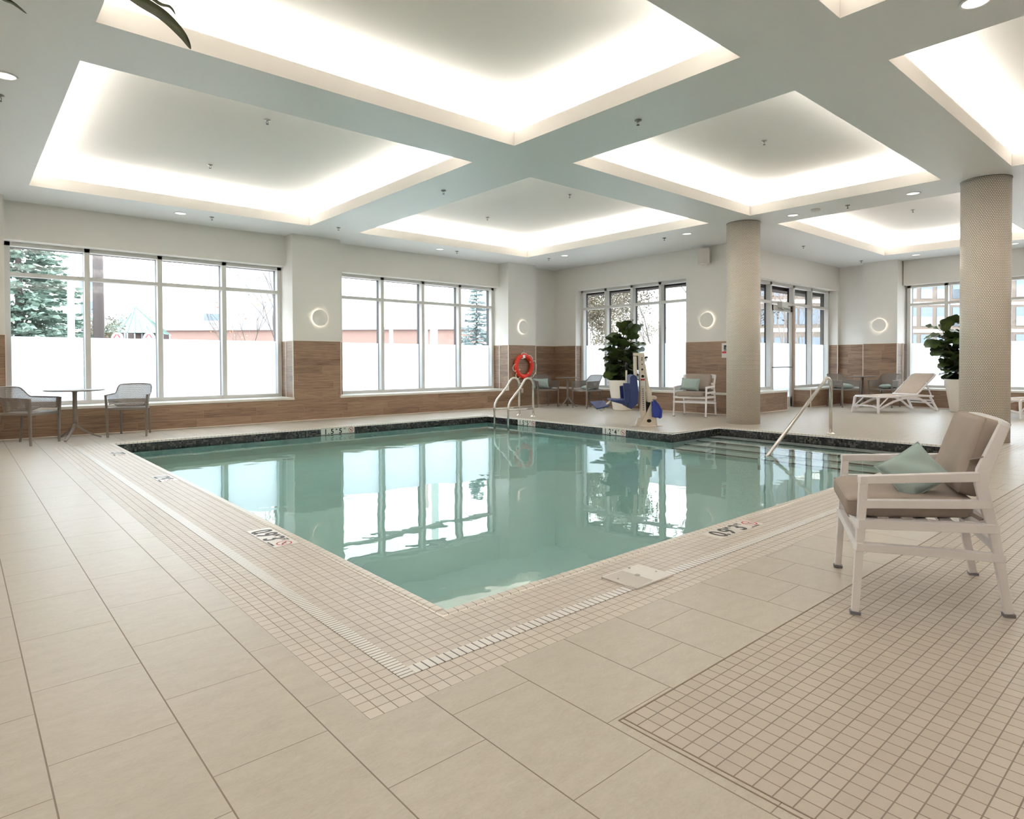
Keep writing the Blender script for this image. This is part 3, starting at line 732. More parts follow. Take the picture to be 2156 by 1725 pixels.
# ------------------------------------------------------------------ white frame armchairs
def aria(label, P, group='white framed lounge armchairs'):
    """P(t, w, z): t depth from the front feet, w 0..1 across, z height -> local point"""
    t = thing('lounge_armchair', label, 'armchair', group=group)
    def V(a, w, z): return Vector(P(a, w, z))
    for w in (0, 1):
        sd = V(0, 1, 0)-V(0, 0, 0)
        MB().poly([V(0, w, .012), V(.018, w, .30), V(.034, w, .585), V(.036, w, .612)], .030, .046, sd, ws=[.030, .034, .036, .036]).build('front_leg', 'whiter', t, bevel=.004)
        MB().poly([V(0.0, w, 0), V(0.001, w, .013)], .038, .042, sd).build('foot_pad', 'foot', t)
        MB().poly([V(.652, w, .012), V(.585, w, .385), V(.552, w, .49), V(.532, w, .58), V(.540, w, .64), V(.585, w, .74), V(.628, w, .838)], .030, .05, sd, ws=[.034, .042, .046, .050, .052, .046, .040]).build('rear_leg', 'whiter', t, bevel=.004)
        MB().poly([V(.653, w, 0), V(.652, w, .013)], .038, .044, sd).build('foot_pad', 'foot', t)
        MB().poly([V(.015, w, .596), V(.25, w, .604), V(.52, w, .612)], .036, .040, sd, ws=[.036, .038, .042]).build('armrest', 'whiter', t, bevel=.005)
        for pa, pb, h_ in ((V(.02, w, .490), V(.57, w, .492), .036), (V(.005, w, .402), V(.602, w, .385), .040), (V(-.002, w, .302), V(.628, w, .256), .036)):
            MB().bar(pa, pb, .038, h_, sd).build('side_rail', 'whiter', t, bevel=.003)
    m = MB(); f = V(.1, 0, 0)-V(0, 0, 0)
    for a_, z_, h_ in ((.022, .395, .045), (.015, .300, .04), (.595, .385, .045), (.612, .290, .04)):
        MB().bar(V(a_, .02, z_), V(a_, .98, z_), .03, h_, f).build('stretcher', 'whiter', t, bevel=.004)
    for k in range(5): MB().bar(V(.08+k*.105, .02, .405), V(.08+k*.105, .98, .405), .055, .014, f).build('seat_slat', 'whiter', t, bevel=.003)
    m = MB()
    def top(a, b):
        z = .772+.075*b; bow = .018*(1-(2*a-1)**2); return V(.612+.030*b+bow*.4, a, z+ .012*(1-(2*a-1)**2)*b)
    m.grid(top, 16, 3); m.build('back_top_rail', 'whiter', t, solid=.030, smooth=True)
    for z, a in ((.66, .555), (.57, .545)): MB().bar(V(a, .02, z), V(a, .98, z), .012, .045, f).build('back_slat', 'whiter', t)
    W = (V(0, 1, 0)-V(0, 0, 0)).length
    m = MB(); rounded(m, lambda x, y, z: V(.245+x, .5+y/W, .462+z), .275, W/2*.865, .047, .030, .006, (16, 16, 6), .0015)
    cs = m.build('seat_cushion', 'cush', t, smooth=True)
    m = MB(); pts = []
    for e_ in range(4):
        for k in range(10):
            q = -1+k/5; x, y = ((q, -1), (1, q), (-q, 1), (-1, -q))[e_]; pts.append(V(.245+x*.271, .5+y*W/2*.855/W, .492))
    m.tube(pts, .0035, 6, closed=True); m.build('seam', 'cush', cs, smooth=True)
    m = MB()
    def bc(x, y, z):   # x up the back, y across, z thickness
        s_ = (x+.19)/.38; a = .492+.118*s_; return V(a-z*1.0, .5+y/W, .515+.340*s_+z*.30)
    rounded(m, bc, .19, W/2*.80, .062, .040, .014, (14, 16, 6), .002)
    bk = m.build('back_cushion', 'cush', t, smooth=True)
    m = MB(); pts = []
    for e_ in range(4):
        for k in range(10):
            q = -1+k/5; x, y = ((q, -1), (1, q), (-q, 1), (-1, -q))[e_]; pts.append(bc(x*.184, y*W/2*.785, .040))
    m.tube(pts, .0035, 6, closed=True); m.build('seam', 'cush', bk, smooth=True)
    MB().bar(V(.55, -.0, .70), V(.50, .1, .68), .03, .006).build('cushion_strap', 'cush', bk); MB().bar(V(.54, 0.02, .42), V(.50, .09, .44), .03, .006).build('cushion_strap', 'cush', cs)
    return t
FN, FF = Vector((2.987, 1.106, 0)), Vector((3.597, 1.420, 0)); AN, AF = Vector((.712, -.703, 0)), Vector((.602, -.799, 0))
def P1(t, w, z): return (AN*t).lerp((FF-FN)+AF*t, w)+Vector((0, 0, z))
ch = aria('white lounge armchair with taupe cushions nearest the camera, on the mosaic deck', P1); ch.location = FN
wv = Vector((.241, -.970, 0)); av = Vector((.970, .241, 0)); O2 = Vector((11.18, 7.30, 0))
def P2(t, w, z): return av*t+wv*(w-.5)*.66+Vector((0, 0, z))
ch2 = aria('white lounge armchair with taupe cushions by the back wall, left of the column', P2); ch2.location = O2
# pillows on the two armchairs
def rotm(loc, x, y): return frame_mat(loc, x, y)
def corner_pose(C, n, roll):
    n = Vector(n).normalized(); u_ = Vector((0, 0, 1)); u_ = (u_-n*u_.dot(n)).normalized(); x = u_.cross(n)
    X = x*cos(roll)+u_*sin(roll); Y = n.cross(X); return frame_mat(C, X, Y)
pc = FN+Vector(P1(.285, .31, .600))
pillow('mint green pillow tilted in the nearest white armchair', pc, corner_pose(pc, (-.72, -.35, .50), radians(36)), .235, .215, .054, 3)
pc2 = O2+Vector(P2(.265, .38, .655))
pillow('mint green pillow propped upright in the white armchair by the column', pc2, corner_pose(pc2, (-.93, -.2, .36), radians(-3)), .40, .26, .06, 4)

# ------------------------------------------------------------------ taupe tub chairs
def tub_chair(label):
    t = thing('tub_chair', label, 'chair', group='taupe perforated resin chairs')
    path = [(-.285, .265), (-.287, .16), (-.285, .05), (-.278, -.06), (-.262, -.15), (-.232, -.215), (-.18, -.262), (-.10, -.280), (0, -.284)]
    path += [(-x, y) for x, y in path[-2::-1]]
    P = [Vector((x, y, 0)) for x, y in path]; L = [0]
    for a, b in zip(P, P[1:]): L.append(L[-1]+(b-a).length)
    tot = L[-1]
    def at(s_):
        d = s_*tot
        for k in range(len(P)-1):
            if d <= L[k+1]+1e-9: return P[k].lerp(P[k+1], (d-L[k])/(L[k+1]-L[k]))
        return P[-1]
    def ztop(s_):
        d = abs(s_-.5)*2
        if d < .30: return .802-.01*(d/.3)**2
        if d < .46: q = (d-.30)/.16; return .792-.135*(3*q*q-2*q**3)
        return .657-.012*(d-.46)/.54
    def zbot(s_):
        d = abs(s_-.5)*2; return .455 if d < .45 else .455+.045*min(1, (d-.45)/.2)
    def shell(a, b):
        p = at(a); zt, zb = ztop(a), zbot(a); z = zb+(zt-zb)*b
        k = .80+.20*min(1, (z-.44)/.30); d = abs(a-.5)*2
        y = p.y*(k if p.y < 0 else 1); x = p.x*(k if d > .2 else k)
        if d < .5: y -= .055*max(0, z-.6)/.2
        return (x, y, z)
    m = MB(); m.grid(shell, 44, 8, uvs=lambda a, b: (a*tot, zbot(a)+(ztop(a)-zbot(a))*b)); m.build('backrest_shell', 'taupep', t, smooth=True, fix=False)
    m = MB(); m.tube([shell(k/60, 1) for k in range(61)], .009, 6); m.tube([shell(k/60, 0) for k in range(61)], .006, 6); m.build('rim', 'taupe', t, smooth=True)
    for s_ in (-1, 1):
        m = MB(); m.poly([(s_*.262, .262, 0), (s_*.268, .262, .40), (s_*.276, .264, .56), (s_*.284, .266, .650)], .030, .036, (1, 0, 0), ws=[.024, .036, .040, .034]); m.build('leg', 'taupe', t, bevel=.006)
        m = MB(); m.poly([(s_*.205, -.270, 0), (s_*.200, -.225, .45)], .028, .034, (1, 0, 0), ws=[.022, .034]); m.build('leg', 'taupe', t, bevel=.006)
        m = MB(); m.bar((s_*.255, .255, .435), (s_*.205, -.215, .435), .022, .036); m.build('seat_rail', 'taupe', t, bevel=.004)
        m = MB(); m.grid(lambda a, b: (s_*(.278+.008*b), .266-.055*a, .50+.15*b), 2, 3); m.build('arm_front', 'taupe', t, solid=.006)
    m = MB(); m.bar((-.26, .258, .430), (.26, .258, .430), .022, .04); m.bar((-.2, -.215, .435), (.2, -.215, .435), .02, .034); m.build('seat_rail', 'taupe', t, bevel=.004)
    m = MB(); m.grid(lambda a, b: ((2*a-1)*(.25-.05*b), .262-.475*b, .452-.022*sin(pi*a)*sin(pi*b)), 10, 12, uvs=lambda a, b: (a*.5, b*.475)); m.build('seat', 'taupep', t, smooth=True, fix=False)
    return t
def yaw_front(fx, fy): return atan2(fy, fx)-pi/2     # local +y is the front
tc0 = tub_chair('taupe perforated chair by the left windows, left side of the round table')
tc0.location = (.745, 11.225, 0); tc0.rotation_euler = (0, 0, yaw_front(.73, -.68))
place(tc0, 'taupe perforated chair with its back to the left windows, right of the round table', (2.07, 11.46, 0), yaw_front(-.39, -.92))
place(tc0, 'taupe chair cut off by the left edge of the picture', (.12, 11.62, 0), yaw_front(.12, -.99))
def ch_at(label, front, a): a = Vector(a).normalized(); c_ = Vector((front[0], front[1], 0))+a.to_3d()*.262; return place(tc0, label, c_, yaw_front(-a.x, -a.y)), c_
c1, q1 = ch_at('taupe chair with a standing mint pillow, in the corner behind the lifebuoy', (11.14, 11.34), Vector((.40, .91)))
c2, q2 = ch_at('taupe chair facing left between the small table and the pool lift', (11.36, 10.48), Vector((.99, -.13)))
c3, q3 = ch_at('taupe chair with a flat mint pillow in the far corner right of the glass door', (16.30, 6.14), Vector((.42, .91)))
c4, q4 = ch_at('taupe chair behind the sun lounger, facing left beside the far table', (16.78, 5.66), Vector((.99, -.12)))
f1 = Vector((-.40, -.91, 0))
pp = q1+Vector((.0, .0, .585))-f1*-.0+Vector((.40, .91, 0))*.06-Vector((.914, -.40, 0))*.07
pillow('mint pillow standing in the taupe chair behind the lifebuoy', pp, corner_pose(pp, (-.40, -.91, .38), 0), .40, .26, .055, 5)
pp = q2+Vector((.02, 0, .500)); pillow('mint pillow lying flat in the chair behind the pool lift', pp, (radians(3), radians(-4), .3), .38, .26, .05, 6)
pp = q3+Vector((.02, 0, .510)); pillow('mint pillow lying in the far corner chair right of the glass door', pp, (radians(4), radians(3), -.5), .42, .30, .062, 7)
pp = q4+Vector((.0, 0, .500)); pillow('mint pillow lying flat in the chair behind the sun lounger', pp, (radians(-3), radians(4), .2), .38, .26, .05, 8)

# ------------------------------------------------------------------ round tables
def table(label, loc, R, ang, foot=.31):
    t = thing('round_table', label, 'table', (loc[0], loc[1], 0), group='round taupe pedestal tables')
    MB().lathe([(.02, .722), (R-.03, .724), (R-.006, .730), (R, .738), (R-.004, .742), (0.0, .742)], 64).build('tabletop', 'taupe', t, smooth=True)
    MB().tube([(0, 0, .725), (0, 0, .70), (0, 0, .45), (0, 0, .24)], .03, 16, rs=[.055, .030, .029, .033]).build('pedestal', 'taupe', t, smooth=True)
    for k in range(3):
        a = ang+k*2*pi/3; d = Vector((cos(a), sin(a), 0))
        pts = [Vector((0, 0, .27))+d*.005, Vector((0, 0, .20))+d*.03, Vector((0, 0, .12))+d*foot*.38, Vector((0, 0, .055))+d*foot*.72, Vector((0, 0, .016))+d*foot]
        MB().poly(pts, .038, .03, (-d.y, d.x, 0), ws=[.036, .034, .028, .024, .020]).build('leg', 'taupe', t, bevel=.006)
    return t
table('large round taupe table between the two chairs by the left windows', (1.32, 11.33), .385, radians(-118), .33)
table('small round taupe table in the corner between lifebuoy and potted fig', (11.55, 11.06), .31, radians(165), .26)
table('small round taupe table in the far corner behind the sun lounger', (16.93, 6.12), .31, radians(200), .26)

# ------------------------------------------------------------------ sun loungers
def lounger(label):
    t = thing('sun_lounger', label, 'sun lounger', group='white sun loungers with beige mesh')
    for s_ in (-1, 1):
        y = s_*.285
        m = MB(); m.poly([(.02, y, .335), (.06, y, .352), (.5, y, .345), (.9, y, .352), (1.3, y, .352), (1.73, y, .330)], .032, .05, (0, 1, 0), ws=[.035, .045, .045, .05, .05, .04]); m.build('side_rail', 'whiter', t, bevel=.01, seg=3)
        m = MB(); m.poly([(.03, y, .075), (.25, y, .165), (.50, y, .245), (.80, y, .308), (1.05, y, .322), (1.28, y, .290), (1.50, y, .205), (1.68, y, .09), (1.80, y, .03)], .030, .045, (0, 1, 0), ws=[.03, .038, .045, .052, .052, .048, .045, .045, .05]); m.build('arched_brace', 'whiter', t, bevel=.01, seg=3)
        m = MB(); m.poly([(.03, y, .34), (.015, y+s_*.01, .2), (-.015, y+s_*.045, .0)], .04, .05, (0, 1, 0), ws=[.06, .045, .035]); m.build('leg', 'whiter', t, bevel=.008)
        m = MB(); m.poly([(1.62, y, .335), (1.72, y, .2), (1.84, y+s_*.01, .03)], .034, .045, (0, 1, 0)); m.tube([(1.83, y-.022, .028), (1.83, y+.022, .028)], .028, 16); m.build('leg', 'whiter', t, bevel=.006)
        m = MB(); m.bar((1.52, y*.92, .64), (1.70, y*.92, .335), .02, .028, (0, 1, 0)); m.build('back_strut', 'whiter', t, bevel=.004)
    for x, z in ((.035, .345), (1.70, .330), (1.74, .235), (1.76, .18)): MB().tube([(x, -.285, z), (x, .285, z)], .016, 10).build('cross_bar', 'whiter', t, smooth=True)
    MB().poly([(.0, -.32, .12), (.01, -.15, .155), (.01, .15, .155), (.0, .32, .12)], .02, .03, (1, 0, 0)).build('cross_bar', 'whiter', t)
    for s_ in (-1, 1): MB().bar((.03, s_*.30, .14), (.32, s_*.285, .33), .018, .024, (0, 1, 0)).build('diagonal_brace', 'whiter', t)
    m = MB(); m.grid(lambda a, b: (.04+1.22*a, -.275+.55*b, .362-.012*sin(pi*b)), 16, 8); m.build('seat_sling', 'mesh', t, smooth=True, solid=.004)
    def bk(a, b, off=0): return Vector((1.22+.63*a-off*.6, -.275+.55*b, .375+.455*a+off*.8))
    rr = .05; pts = [bk(0, 0), bk(.5, 0), bk(.90, 0), bk(.97, .03), bk(1.0, .12), bk(1.0, .5), bk(1.0, .88), bk(.97, .97), bk(.90, 1), bk(.5, 1), bk(0, 1)]
    m = MB(); m.tube(pts, .018, 10); m.build('back_frame', 'whiter', t, smooth=True)
    m = MB(); m.grid(lambda a, b: bk(.02+.965*a, .015+.97*b, .006), 10, 8); m.build('back_sling', 'mesh', t, smooth=True, solid=.004)
    m = MB(); m.tube([bk(.0, .0)+Vector((0, -.02, 0)), bk(0, 1)+Vector((0, .02, 0))], .022, 12); m.build('hinge', 'whiter', t, smooth=True)
    return t
lg = lounger('white sun lounger with raised beige back, in front of the right wall corner')
LD = atan2(-.34, .94); lg.location = (14.84, 5.30, 0); lg.rotation_euler = (0, 0, LD)
l2 = place(lg, 'second white sun lounger, its foot end just showing at the right edge', (15.31, 2.98, 0), atan2(-.36, .93))

# ------------------------------------------------------------------ pool ladder and handrail
t = thing('pool_ladder', 'stainless pool ladder with two looped handrails on the far pool edge', 'pool ladder', (0, 0, 0))
def arc(c, r, a0, a1, n, T): return [T(c[0]+r*cos(a0+(a1-a0)*k/n), c[1]+r*sin(a0+(a1-a0)*k/n)) for k in range(n+1)]
for y in (9.99, 9.56):
    T = lambda x, z: (x, y, z)
    pts = [T(8.955, 0), T(8.955, .60)] + arc((8.815, .655), .14, 0, radians(128), 12, T) + [T(8.60, .60), T(8.34, .36), T(8.29, .27), T(8.275, .18), T(8.275, -1.1)]
    MB().tube(pts, .0215, 14).build('rail', 'steel', t, smooth=True)
    MB().lathe([(.022, .030), (.030, .026), (.052, .008), (.058, .004), (.058, .0)], 28, (8.955, y, 0)).build('flange', 'steel', t, smooth=True)
    MB().tube([(8.955, y, .165), (8.30, y, .165)], .017, 12).build('brace_bar', 'steel', t, smooth=True)
for k, z in enumerate((-.16, -.42, -.68, -.94)):
    MB().box(8.235, 8.315, 9.58, 9.97, z, z+.025).build('tread', 'steel', t, bevel=.006)
t = thing('handrail', 'stainless handrail running from the deck down over the pool steps', 'handrail', (0, 0, 0))
y = 4.105; T = lambda x, z: (x, y, z)
pts = [T(10.113, 0), T(10.113, .72)] + arc((9.983, .735), .13, 0, radians(140), 14, T)
x1_, z1_ = pts[-1][0], pts[-1][2]
pts += [T(x1_+(8.139-x1_)*k/6, z1_+(-.125-z1_)*k/6) for k in range(1, 7)] + [T(7.93, -.22), T(7.90, -.30), T(7.90, -1.1)]
MB().tube(pts, .024, 16).build('rail', 'steel', t, smooth=True)
MB().lathe([(.025, .030), (.034, .024), (.058, .006), (.064, 0)], 28, (10.113, y, 0)).build('flange', 'steel', t, smooth=True)

# ------------------------------------------------------------------ lifebuoy
t = thing('lifebuoy', 'orange-red ring lifebuoy with white grab rope hung on the wood wall', 'lifebuoy', (10.865, YP-.062, 1.025))
R0, r0 = .265, .058
m = MB(); N_ = 64; i0 = 0
m.tube([(R0*cos(2*pi*k/N_), 0, R0*sin(2*pi*k/N_)) for k in range(N_)], r0, 20, closed=True); m.build('ring', 'ring', t, smooth=True)
m = MB()
def rp(a, r, y=-.03): return (r*cos(radians(a)), y, r*sin(radians(a)))
for seg in ([(112, .30), (104, .345), (84, .33), (70, .30), (58, .325), (52, .345), (38, .345), (30, .325)], [(24, .32), (20, .39), (4, .41), (-20, .42), (-40, .40), (-55, .37), (-60, .33)],
            [(170, .32), (176, .37), (186, .405), (196, .39), (202, .34), (200, .32)], [(212, .32), (217, .38), (226, .41), (234, .40), (238, .34), (240, .32)], [(-82, .31), (-92, .40), (-100, .46), (-108, .45)]):
    P_ = [Vector(rp(a, r)) for a, r in seg]; Q = []
    for k in range(len(P_)-1):
        for j in range(5): Q.append(P_[k].lerp(P_[k+1], j/5))
    Q.append(P_[-1]); m.tube(Q, .0085, 8)
m.build('grab_rope', 'rope', t, smooth=True)
m = MB()
for a in (30, -60, 110, 205): m.tube([rp(a-5, .205, -.045), rp(a+5, .205, -.045)], .011, 8)
m.build('rope_fixing', 'rope', t, smooth=True)
m = MB(); m.box(-.095, -.018, -.072, -.066, .205, .285); m.box(-.135, -.10, -.068, -.062, .185, .205); m.build('paper_label', 'label', t)
m = MB(); m.tube([(0, .06, .40), (0, -.005, .40), (0, -.012, .345), (0, -.005, .325)], .007, 8); m.build('hanging_hook', 'steel', t, smooth=True)

# ------------------------------------------------------------------ wall fittings
def sconce(label, loc, n):
    t = thing('wall_sconce', label, 'wall light', loc, group='round halo wall lights')
    n = Vector(n); T = frame_mat((0, 0, 0), Vector((0, 0, 1)).cross(n), (0, 0, 1))
    def lt(prof, name, mat, k=64):
        mb = MB(); mb.lathe(prof, k); mb.v = [tuple(T @ Vector(v)) for v in mb.v]; return mb.build(name, mat, t, smooth=False)
    lt([(0, .038), (.160, .038), (.163, .036), (.163, .031), (.160, .029), (0, .029)], 'disc', 'disc')
    lt([(.06, .0), (.06, .029)], 'back_plate', 'disc'); lt([(.132, .010), (.138, .016), (.132, .022), (.126, .016), (.132, .010)], 'led_ring', 'lampring')
    return t
sconce('round halo wall light on the pier between the two left windows', (5.44, YP, 2.02), (0, -1, 0))
sconce('round halo wall light above the orange lifebuoy', (10.885, YP, 2.02), (0, -1, 0))
sconce('round halo wall light on the back wall left of the column', (XU, 7.60, 2.03), (-1, 0, 0))
sconce('round halo wall light on the far right pier above the chairs', (XR, 5.92, 2.02), (-1, 0, 0))
def outlet(label, loc, T, w=.07, h=.115):
    t = thing('wall_outlet', label, 'outlet', loc, group='white wall sockets')
    mb = MB(); mb.prism([(-w/2, -h/2), (w/2, -h/2), (w/2, h/2), (-w/2, h/2)], 0, .006, T); mb.build('cover_plate', 'label', t, bevel=.002)
    mb = MB(); mb.prism([(-.02, -.04), (.02, -.04), (.02, .04), (-.02, .04)], .006, .008, T); mb.build('socket_face', 'grille', t)
outlet('white wall socket below the lifebuoy', (10.86, YP, .405), lambda a, b, c: (a, -c, b))
outlet('white wall socket on the far right pier, seen through the chair', (XR, 5.86, .41), lambda a, b, c: (-c, a, b))
# speaker
t = thing('wall_speaker', 'white box loudspeaker mounted high on the back wall beside the column', 'loudspeaker', (12.19, 7.60, 3.40))
t.rotation_euler = (0, 0, radians(22))
MB().box(-.10, .10, -.12, .12, -.165, .165).build('cabinet', 'speaker', t, bevel=.015, seg=3)
MB().box(-.108, -.10, -.112, .112, -.155, .155).build('front_grille', 'grille', t, bevel=.003)
MB().tube([(.03, -.02, -.165), (.03, -.02, -.205)], .03, 16).box(.09, .14, -.03, .03, -.19, .1).build('bracket', 'speaker', t, smooth=False)
# pool-lift sign on the back wall
t = thing('wall_sign', 'white pool lift instruction sign on the wood wall, half behind the column', 'sign', (XU-.004, 7.255, 1.203))
S_ = lambda y0, y1, z0, z1, d, nm, mt: MB().box(-d-.001, -d+.001, -y1, -y0, z0, z1).build(nm, mt, t)
MB().box(-.003, .003, -.30, 0, 0, .31).build('panel', 'label', t, bevel=.001)
S_(.05, .25, .17, .27, .005, 'pictogram_panel', 'blk'); S_(.05, .25, .145, .162, .005, 'pictogram_base', 'blk'); S_(.01, .29, .095, .135, .005, 'warning_band', 'red')
m = MB(); m.tube([(-.007, -.10, .20), (-.007, -.12, .215), (-.007, -.15, .215), (-.007, -.16, .19)], .006, 6); m.lathe([(0, .0), (.012, .0)], 14, (-.0075, -.13, .245)); m.build('figure_symbol', 'label', t)
m = MB()
for k in range(5): m.box(-.0065, -.0055, -.27, -.03, .018+k*.014, .023+k*.014)
m.box(-.0065, -.0055, -.25, -.03, .283, .292); m.build('text_lines', 'grille', t)

# ------------------------------------------------------------------ ceiling fittings
def downlight(label, x, y):
    t = thing('downlight', label, 'ceiling light', (x, y, H), group='round recessed downlights')
    MB().lathe([(.100, -.001), (.100, -.006), (.088, -.010), (.082, -.004), (.080, -.001)], 40).build('trim_ring', 'ceil', t, smooth=True)
    MB().lathe([(0, -.0032), (.080, -.0032)], 40).build('lens', 'downl', t)
for (x, y), lb in zip([(.35, 7.05), (2.84, 11.58), (8.04, 11.57), (10.76, 10.39), (10.77, 7.09), (10.80, 5.02), (10.78, 3.20), (17.06, 5.0), (5.38, 1.22), (17.06, 3.16)],
        ['recessed downlight cut by the left edge of the picture', 'recessed downlight above the left window, near the left coffer', 'recessed downlight above the second window', 'recessed downlight near the inner ceiling corner above the potted fig',
         'recessed downlight above the loudspeaker', 'recessed downlight between column and smoke detector', 'recessed downlight left of the big column top', 'recessed downlight near the far right wall pier', 'recessed downlight cut by the top edge, upper right', 'recessed downlight right of the big column by the right wall']): downlight(lb, x, y)
def sprinkler(label, x, y, z):
    t = thing('sprinkler', label, 'sprinkler', (x, y, z), group='ceiling sprinkler heads')
    MB().lathe([(.0, -.001), (.036, -.001), (.038, -.004), (.034, -.010), (.012, -.014), (.011, -.020), (0, -.020)], 24).build('escutcheon', 'steeld', t, smooth=True)
    m = MB(); m.tube([(-.010, 0, -.018), (-.013, 0, -.035), (-.004, 0, -.050)], .0025, 6); m.tube([(.010, 0, -.018), (.013, 0, -.035), (.004, 0, -.050)], .0025, 6); m.build('arms', 'dark', t)
    MB().lathe([(.0, -.050), (.016, -.050), (.017, -.053), (0, -.054)], 16).build('deflector', 'dark', t)
for x, y, lb in [(3.32, 11.54, 'sprinkler above the left window beside a downlight'), (5.34, 10.93, 'sprinkler on the beam above the pier between the windows'), (5.36, 7.61, 'sprinkler on the beam between the two left coffers'), (8.49, 11.55, 'sprinkler above the second window'),
        (10.76, 10.92, 'sprinkler by the inner ceiling corner'), (10.79, 7.63, 'sprinkler on the beam above the loudspeaker'), (5.34, 4.10, 'largest sprinkler, on the beam between the near coffers'), (10.79, 4.13, 'sprinkler beside the smoke detector'),
        (13.86, 6.21, 'sprinkler near the ceiling above the glass door'), (17.0, 6.18, 'sprinkler above the far right corner'), (.34, 7.60, 'sprinkler at the left edge of the picture')]: sprinkler(lb, x, y, H)
for x, y, lb in [(2.84, 7.66, 'sprinkler in the left coffer, the nearer one'), (2.84, 9.93, 'sprinkler in the left coffer, the farther one'), (8.06, 7.66, 'sprinkler in the far middle coffer, the nearer one'), (8.06, 9.93, 'sprinkler in the far middle coffer, the farther one'),
        (8.06, 4.13, 'sprinkler in the coffer left of the big column'), (13.9, 4.13, 'sprinkler in the far right coffer')]: sprinkler(lb, x, y, H+UP_)
t = thing('smoke_detector', 'white smoke detector on the beam between the two downlights', 'smoke detector', (10.69, 4.59, H))
MB().lathe([(.075, 0), (.075, -.012), (.060, -.034), (.03, -.040), (0, -.040)], 32).build('housing', 'label', t, smooth=True)
MB().lathe([(.062, -.014), (.066, -.020), (.060, -.026)], 32).build('vent_ring', 'grille', t, smooth=True)

# ------------------------------------------------------------------ pool lift
t = thing('pool_lift', 'white and navy pool lift with folded seat standing on the far deck', 'pool lift', (9.10, 6.72, 0))
t.rotation_euler = (0, 0, atan2(.659, -.752))      # local +x = towards picture left, +y towards the camera side
def xz(mb, poly, y0, y1): return mb.prism(poly, y0, y1, lambda a, b, c: (a, c, b))
m = MB(); m.box(-.20, .34, -.05, .03, 0, .012); m.lathe([(.155, 0), (.155, .014), (.14, .03), (.03, .03), (0, .03)], 40, (.06, 0, 0)); m.build('base_plate', 'beige', t)
m = MB(); xz(m, [(.20, .02), (-.10, .02), (-.055, .44), (-.015, .46), (.08, .26), (.165, .10)], -.075, -.055); xz(m, [(.20, .02), (-.10, .02), (-.055, .44), (-.015, .46), (.08, .26), (.165, .10)], .055, .075); m.build('base_body', 'beige', t, bevel=.004)
m = MB(); xz(m, [(.27, .02), (.19, .02), (.13, .17), (.22, .15)], -.04, .04); m.build('front_strut', 'beige', t, bevel=.004)
m = MB(); m.bar((.135, 0, .15), (.165, 0, 1.265), .10, .095, (0, 1, 0)); m.build('mast', 'beige', t, bevel=.008)
m = MB(); xz(m, [(.11, 1.08), (.095, 1.08), (.02, .62), (-.03, .45), (.07, .45)], -.03, .03); m.build('rear_brace', 'beige', t, bevel=.004)
m = MB(); m.bar((.04, 0, .50), (-.07, 0, .50), .07, .06, (0, 1, 0)); m.box(-.01, .06, -.045, .045, .42, .64); m.tube([(-.07, -.045, .50), (-.07, .045, .50)], .03, 14); m.build('actuator_bracket', 'beige', t, bevel=.004)
m = MB(); m.box(.01, .09, -.02, .02, .30, .43); m.bar((.10, 0, .20), (.03, 0, .42), .03, .03, (0, 1, 0)); m.build('actuator', 'dark', t)
m = MB(); m.bar((.275, 0, 1.22), (.255, 0, .36), .06, .05, (0, 1, 0)); m.build('seat_post', 'beige', t, bevel=.005)
m = MB(); m.bar((.30, -.035, 1.255), (.12, -.035, 1.255), .012, .05, (0, 1, 0)); m.bar((.30, .035, 1.255), (.12, .035, 1.255), .012, .05, (0, 1, 0)); m.bar((.285, 0, .375), (.37, 0, .37), .04, .02, (0, 1, 0)); m.build('linkage', 'beige', t)
m = MB(); m.bar((.227, 0, 1.20), (.227, 0, .98), .018, .012); m.build('slot', 'black', t)
m = MB()
m.poly([(.45, 0, .40), (.38, 0, .375), (.335, 0, .42), (.325, 0, .62), (.335, 0, .86), (.35, 0, .895)], .38, .12, (0, 1, 0), ws=[.08, .13, .15, .15, .12, .05]); m.build('backrest', 'blue', t, bevel=.03, seg=4)
m = MB(); m.poly([(.42, 0, .425), (.55, 0, .440), (.73, 0, .470)], .42, .05, (0, 1, 0), ws=[.11, .07, .035]); m.build('seat', 'blue', t, bevel=.015, seg=3)
for s_ in (-1, 1):
    m = MB(); m.bar((.44, s_*.19, .42), (.46, s_*.19, .70), .05, .10, (0, 1, 0)); m.build('seat_side', 'blue', t, bevel=.01)
    if s_ < 0: continue
    m = MB(); m.box(.405, .515, s_*.215-.03, s_*.215+.03, .655, .76); m.build('arm_clamp', 'blue', t, bevel=.008)
    m = MB(); m.tube([(.465, s_*.215, .74), (.462, s_*.215, .98)], .015, 12); m.build('arm_post', 'beige', t, smooth=True)
    m = MB(); m.tube([(.462, s_*.215, .98), (.46, s_*.215, 1.09), (.452, s_*.215, 1.105)], .019, 12); m.build('arm_grip', 'black', t, smooth=True)
m = MB(); m.tube([(.70, .06, .45), (.76, .06, .40), (.83, .06, .30), (.87, .06, .285), (.90, .06, .30)], .02, 12); m.build('footrest_tube', 'beige', t, smooth=True)
m = MB(); A_ = [(.96, .15, .325), (.74, .15, .375), (.80, -.15, .445), (1.04, -.15, .425)]; m.face(A_); m.face([(x, y, z-.018) for x, y, z in A_][::-1])
for k in range(4): p, q = A_[k], A_[(k+1) % 4]; m.face([p, (p[0], p[1], p[2]-.018), (q[0], q[1], q[2]-.018), q])
m.build('footrest', 'blue', t)
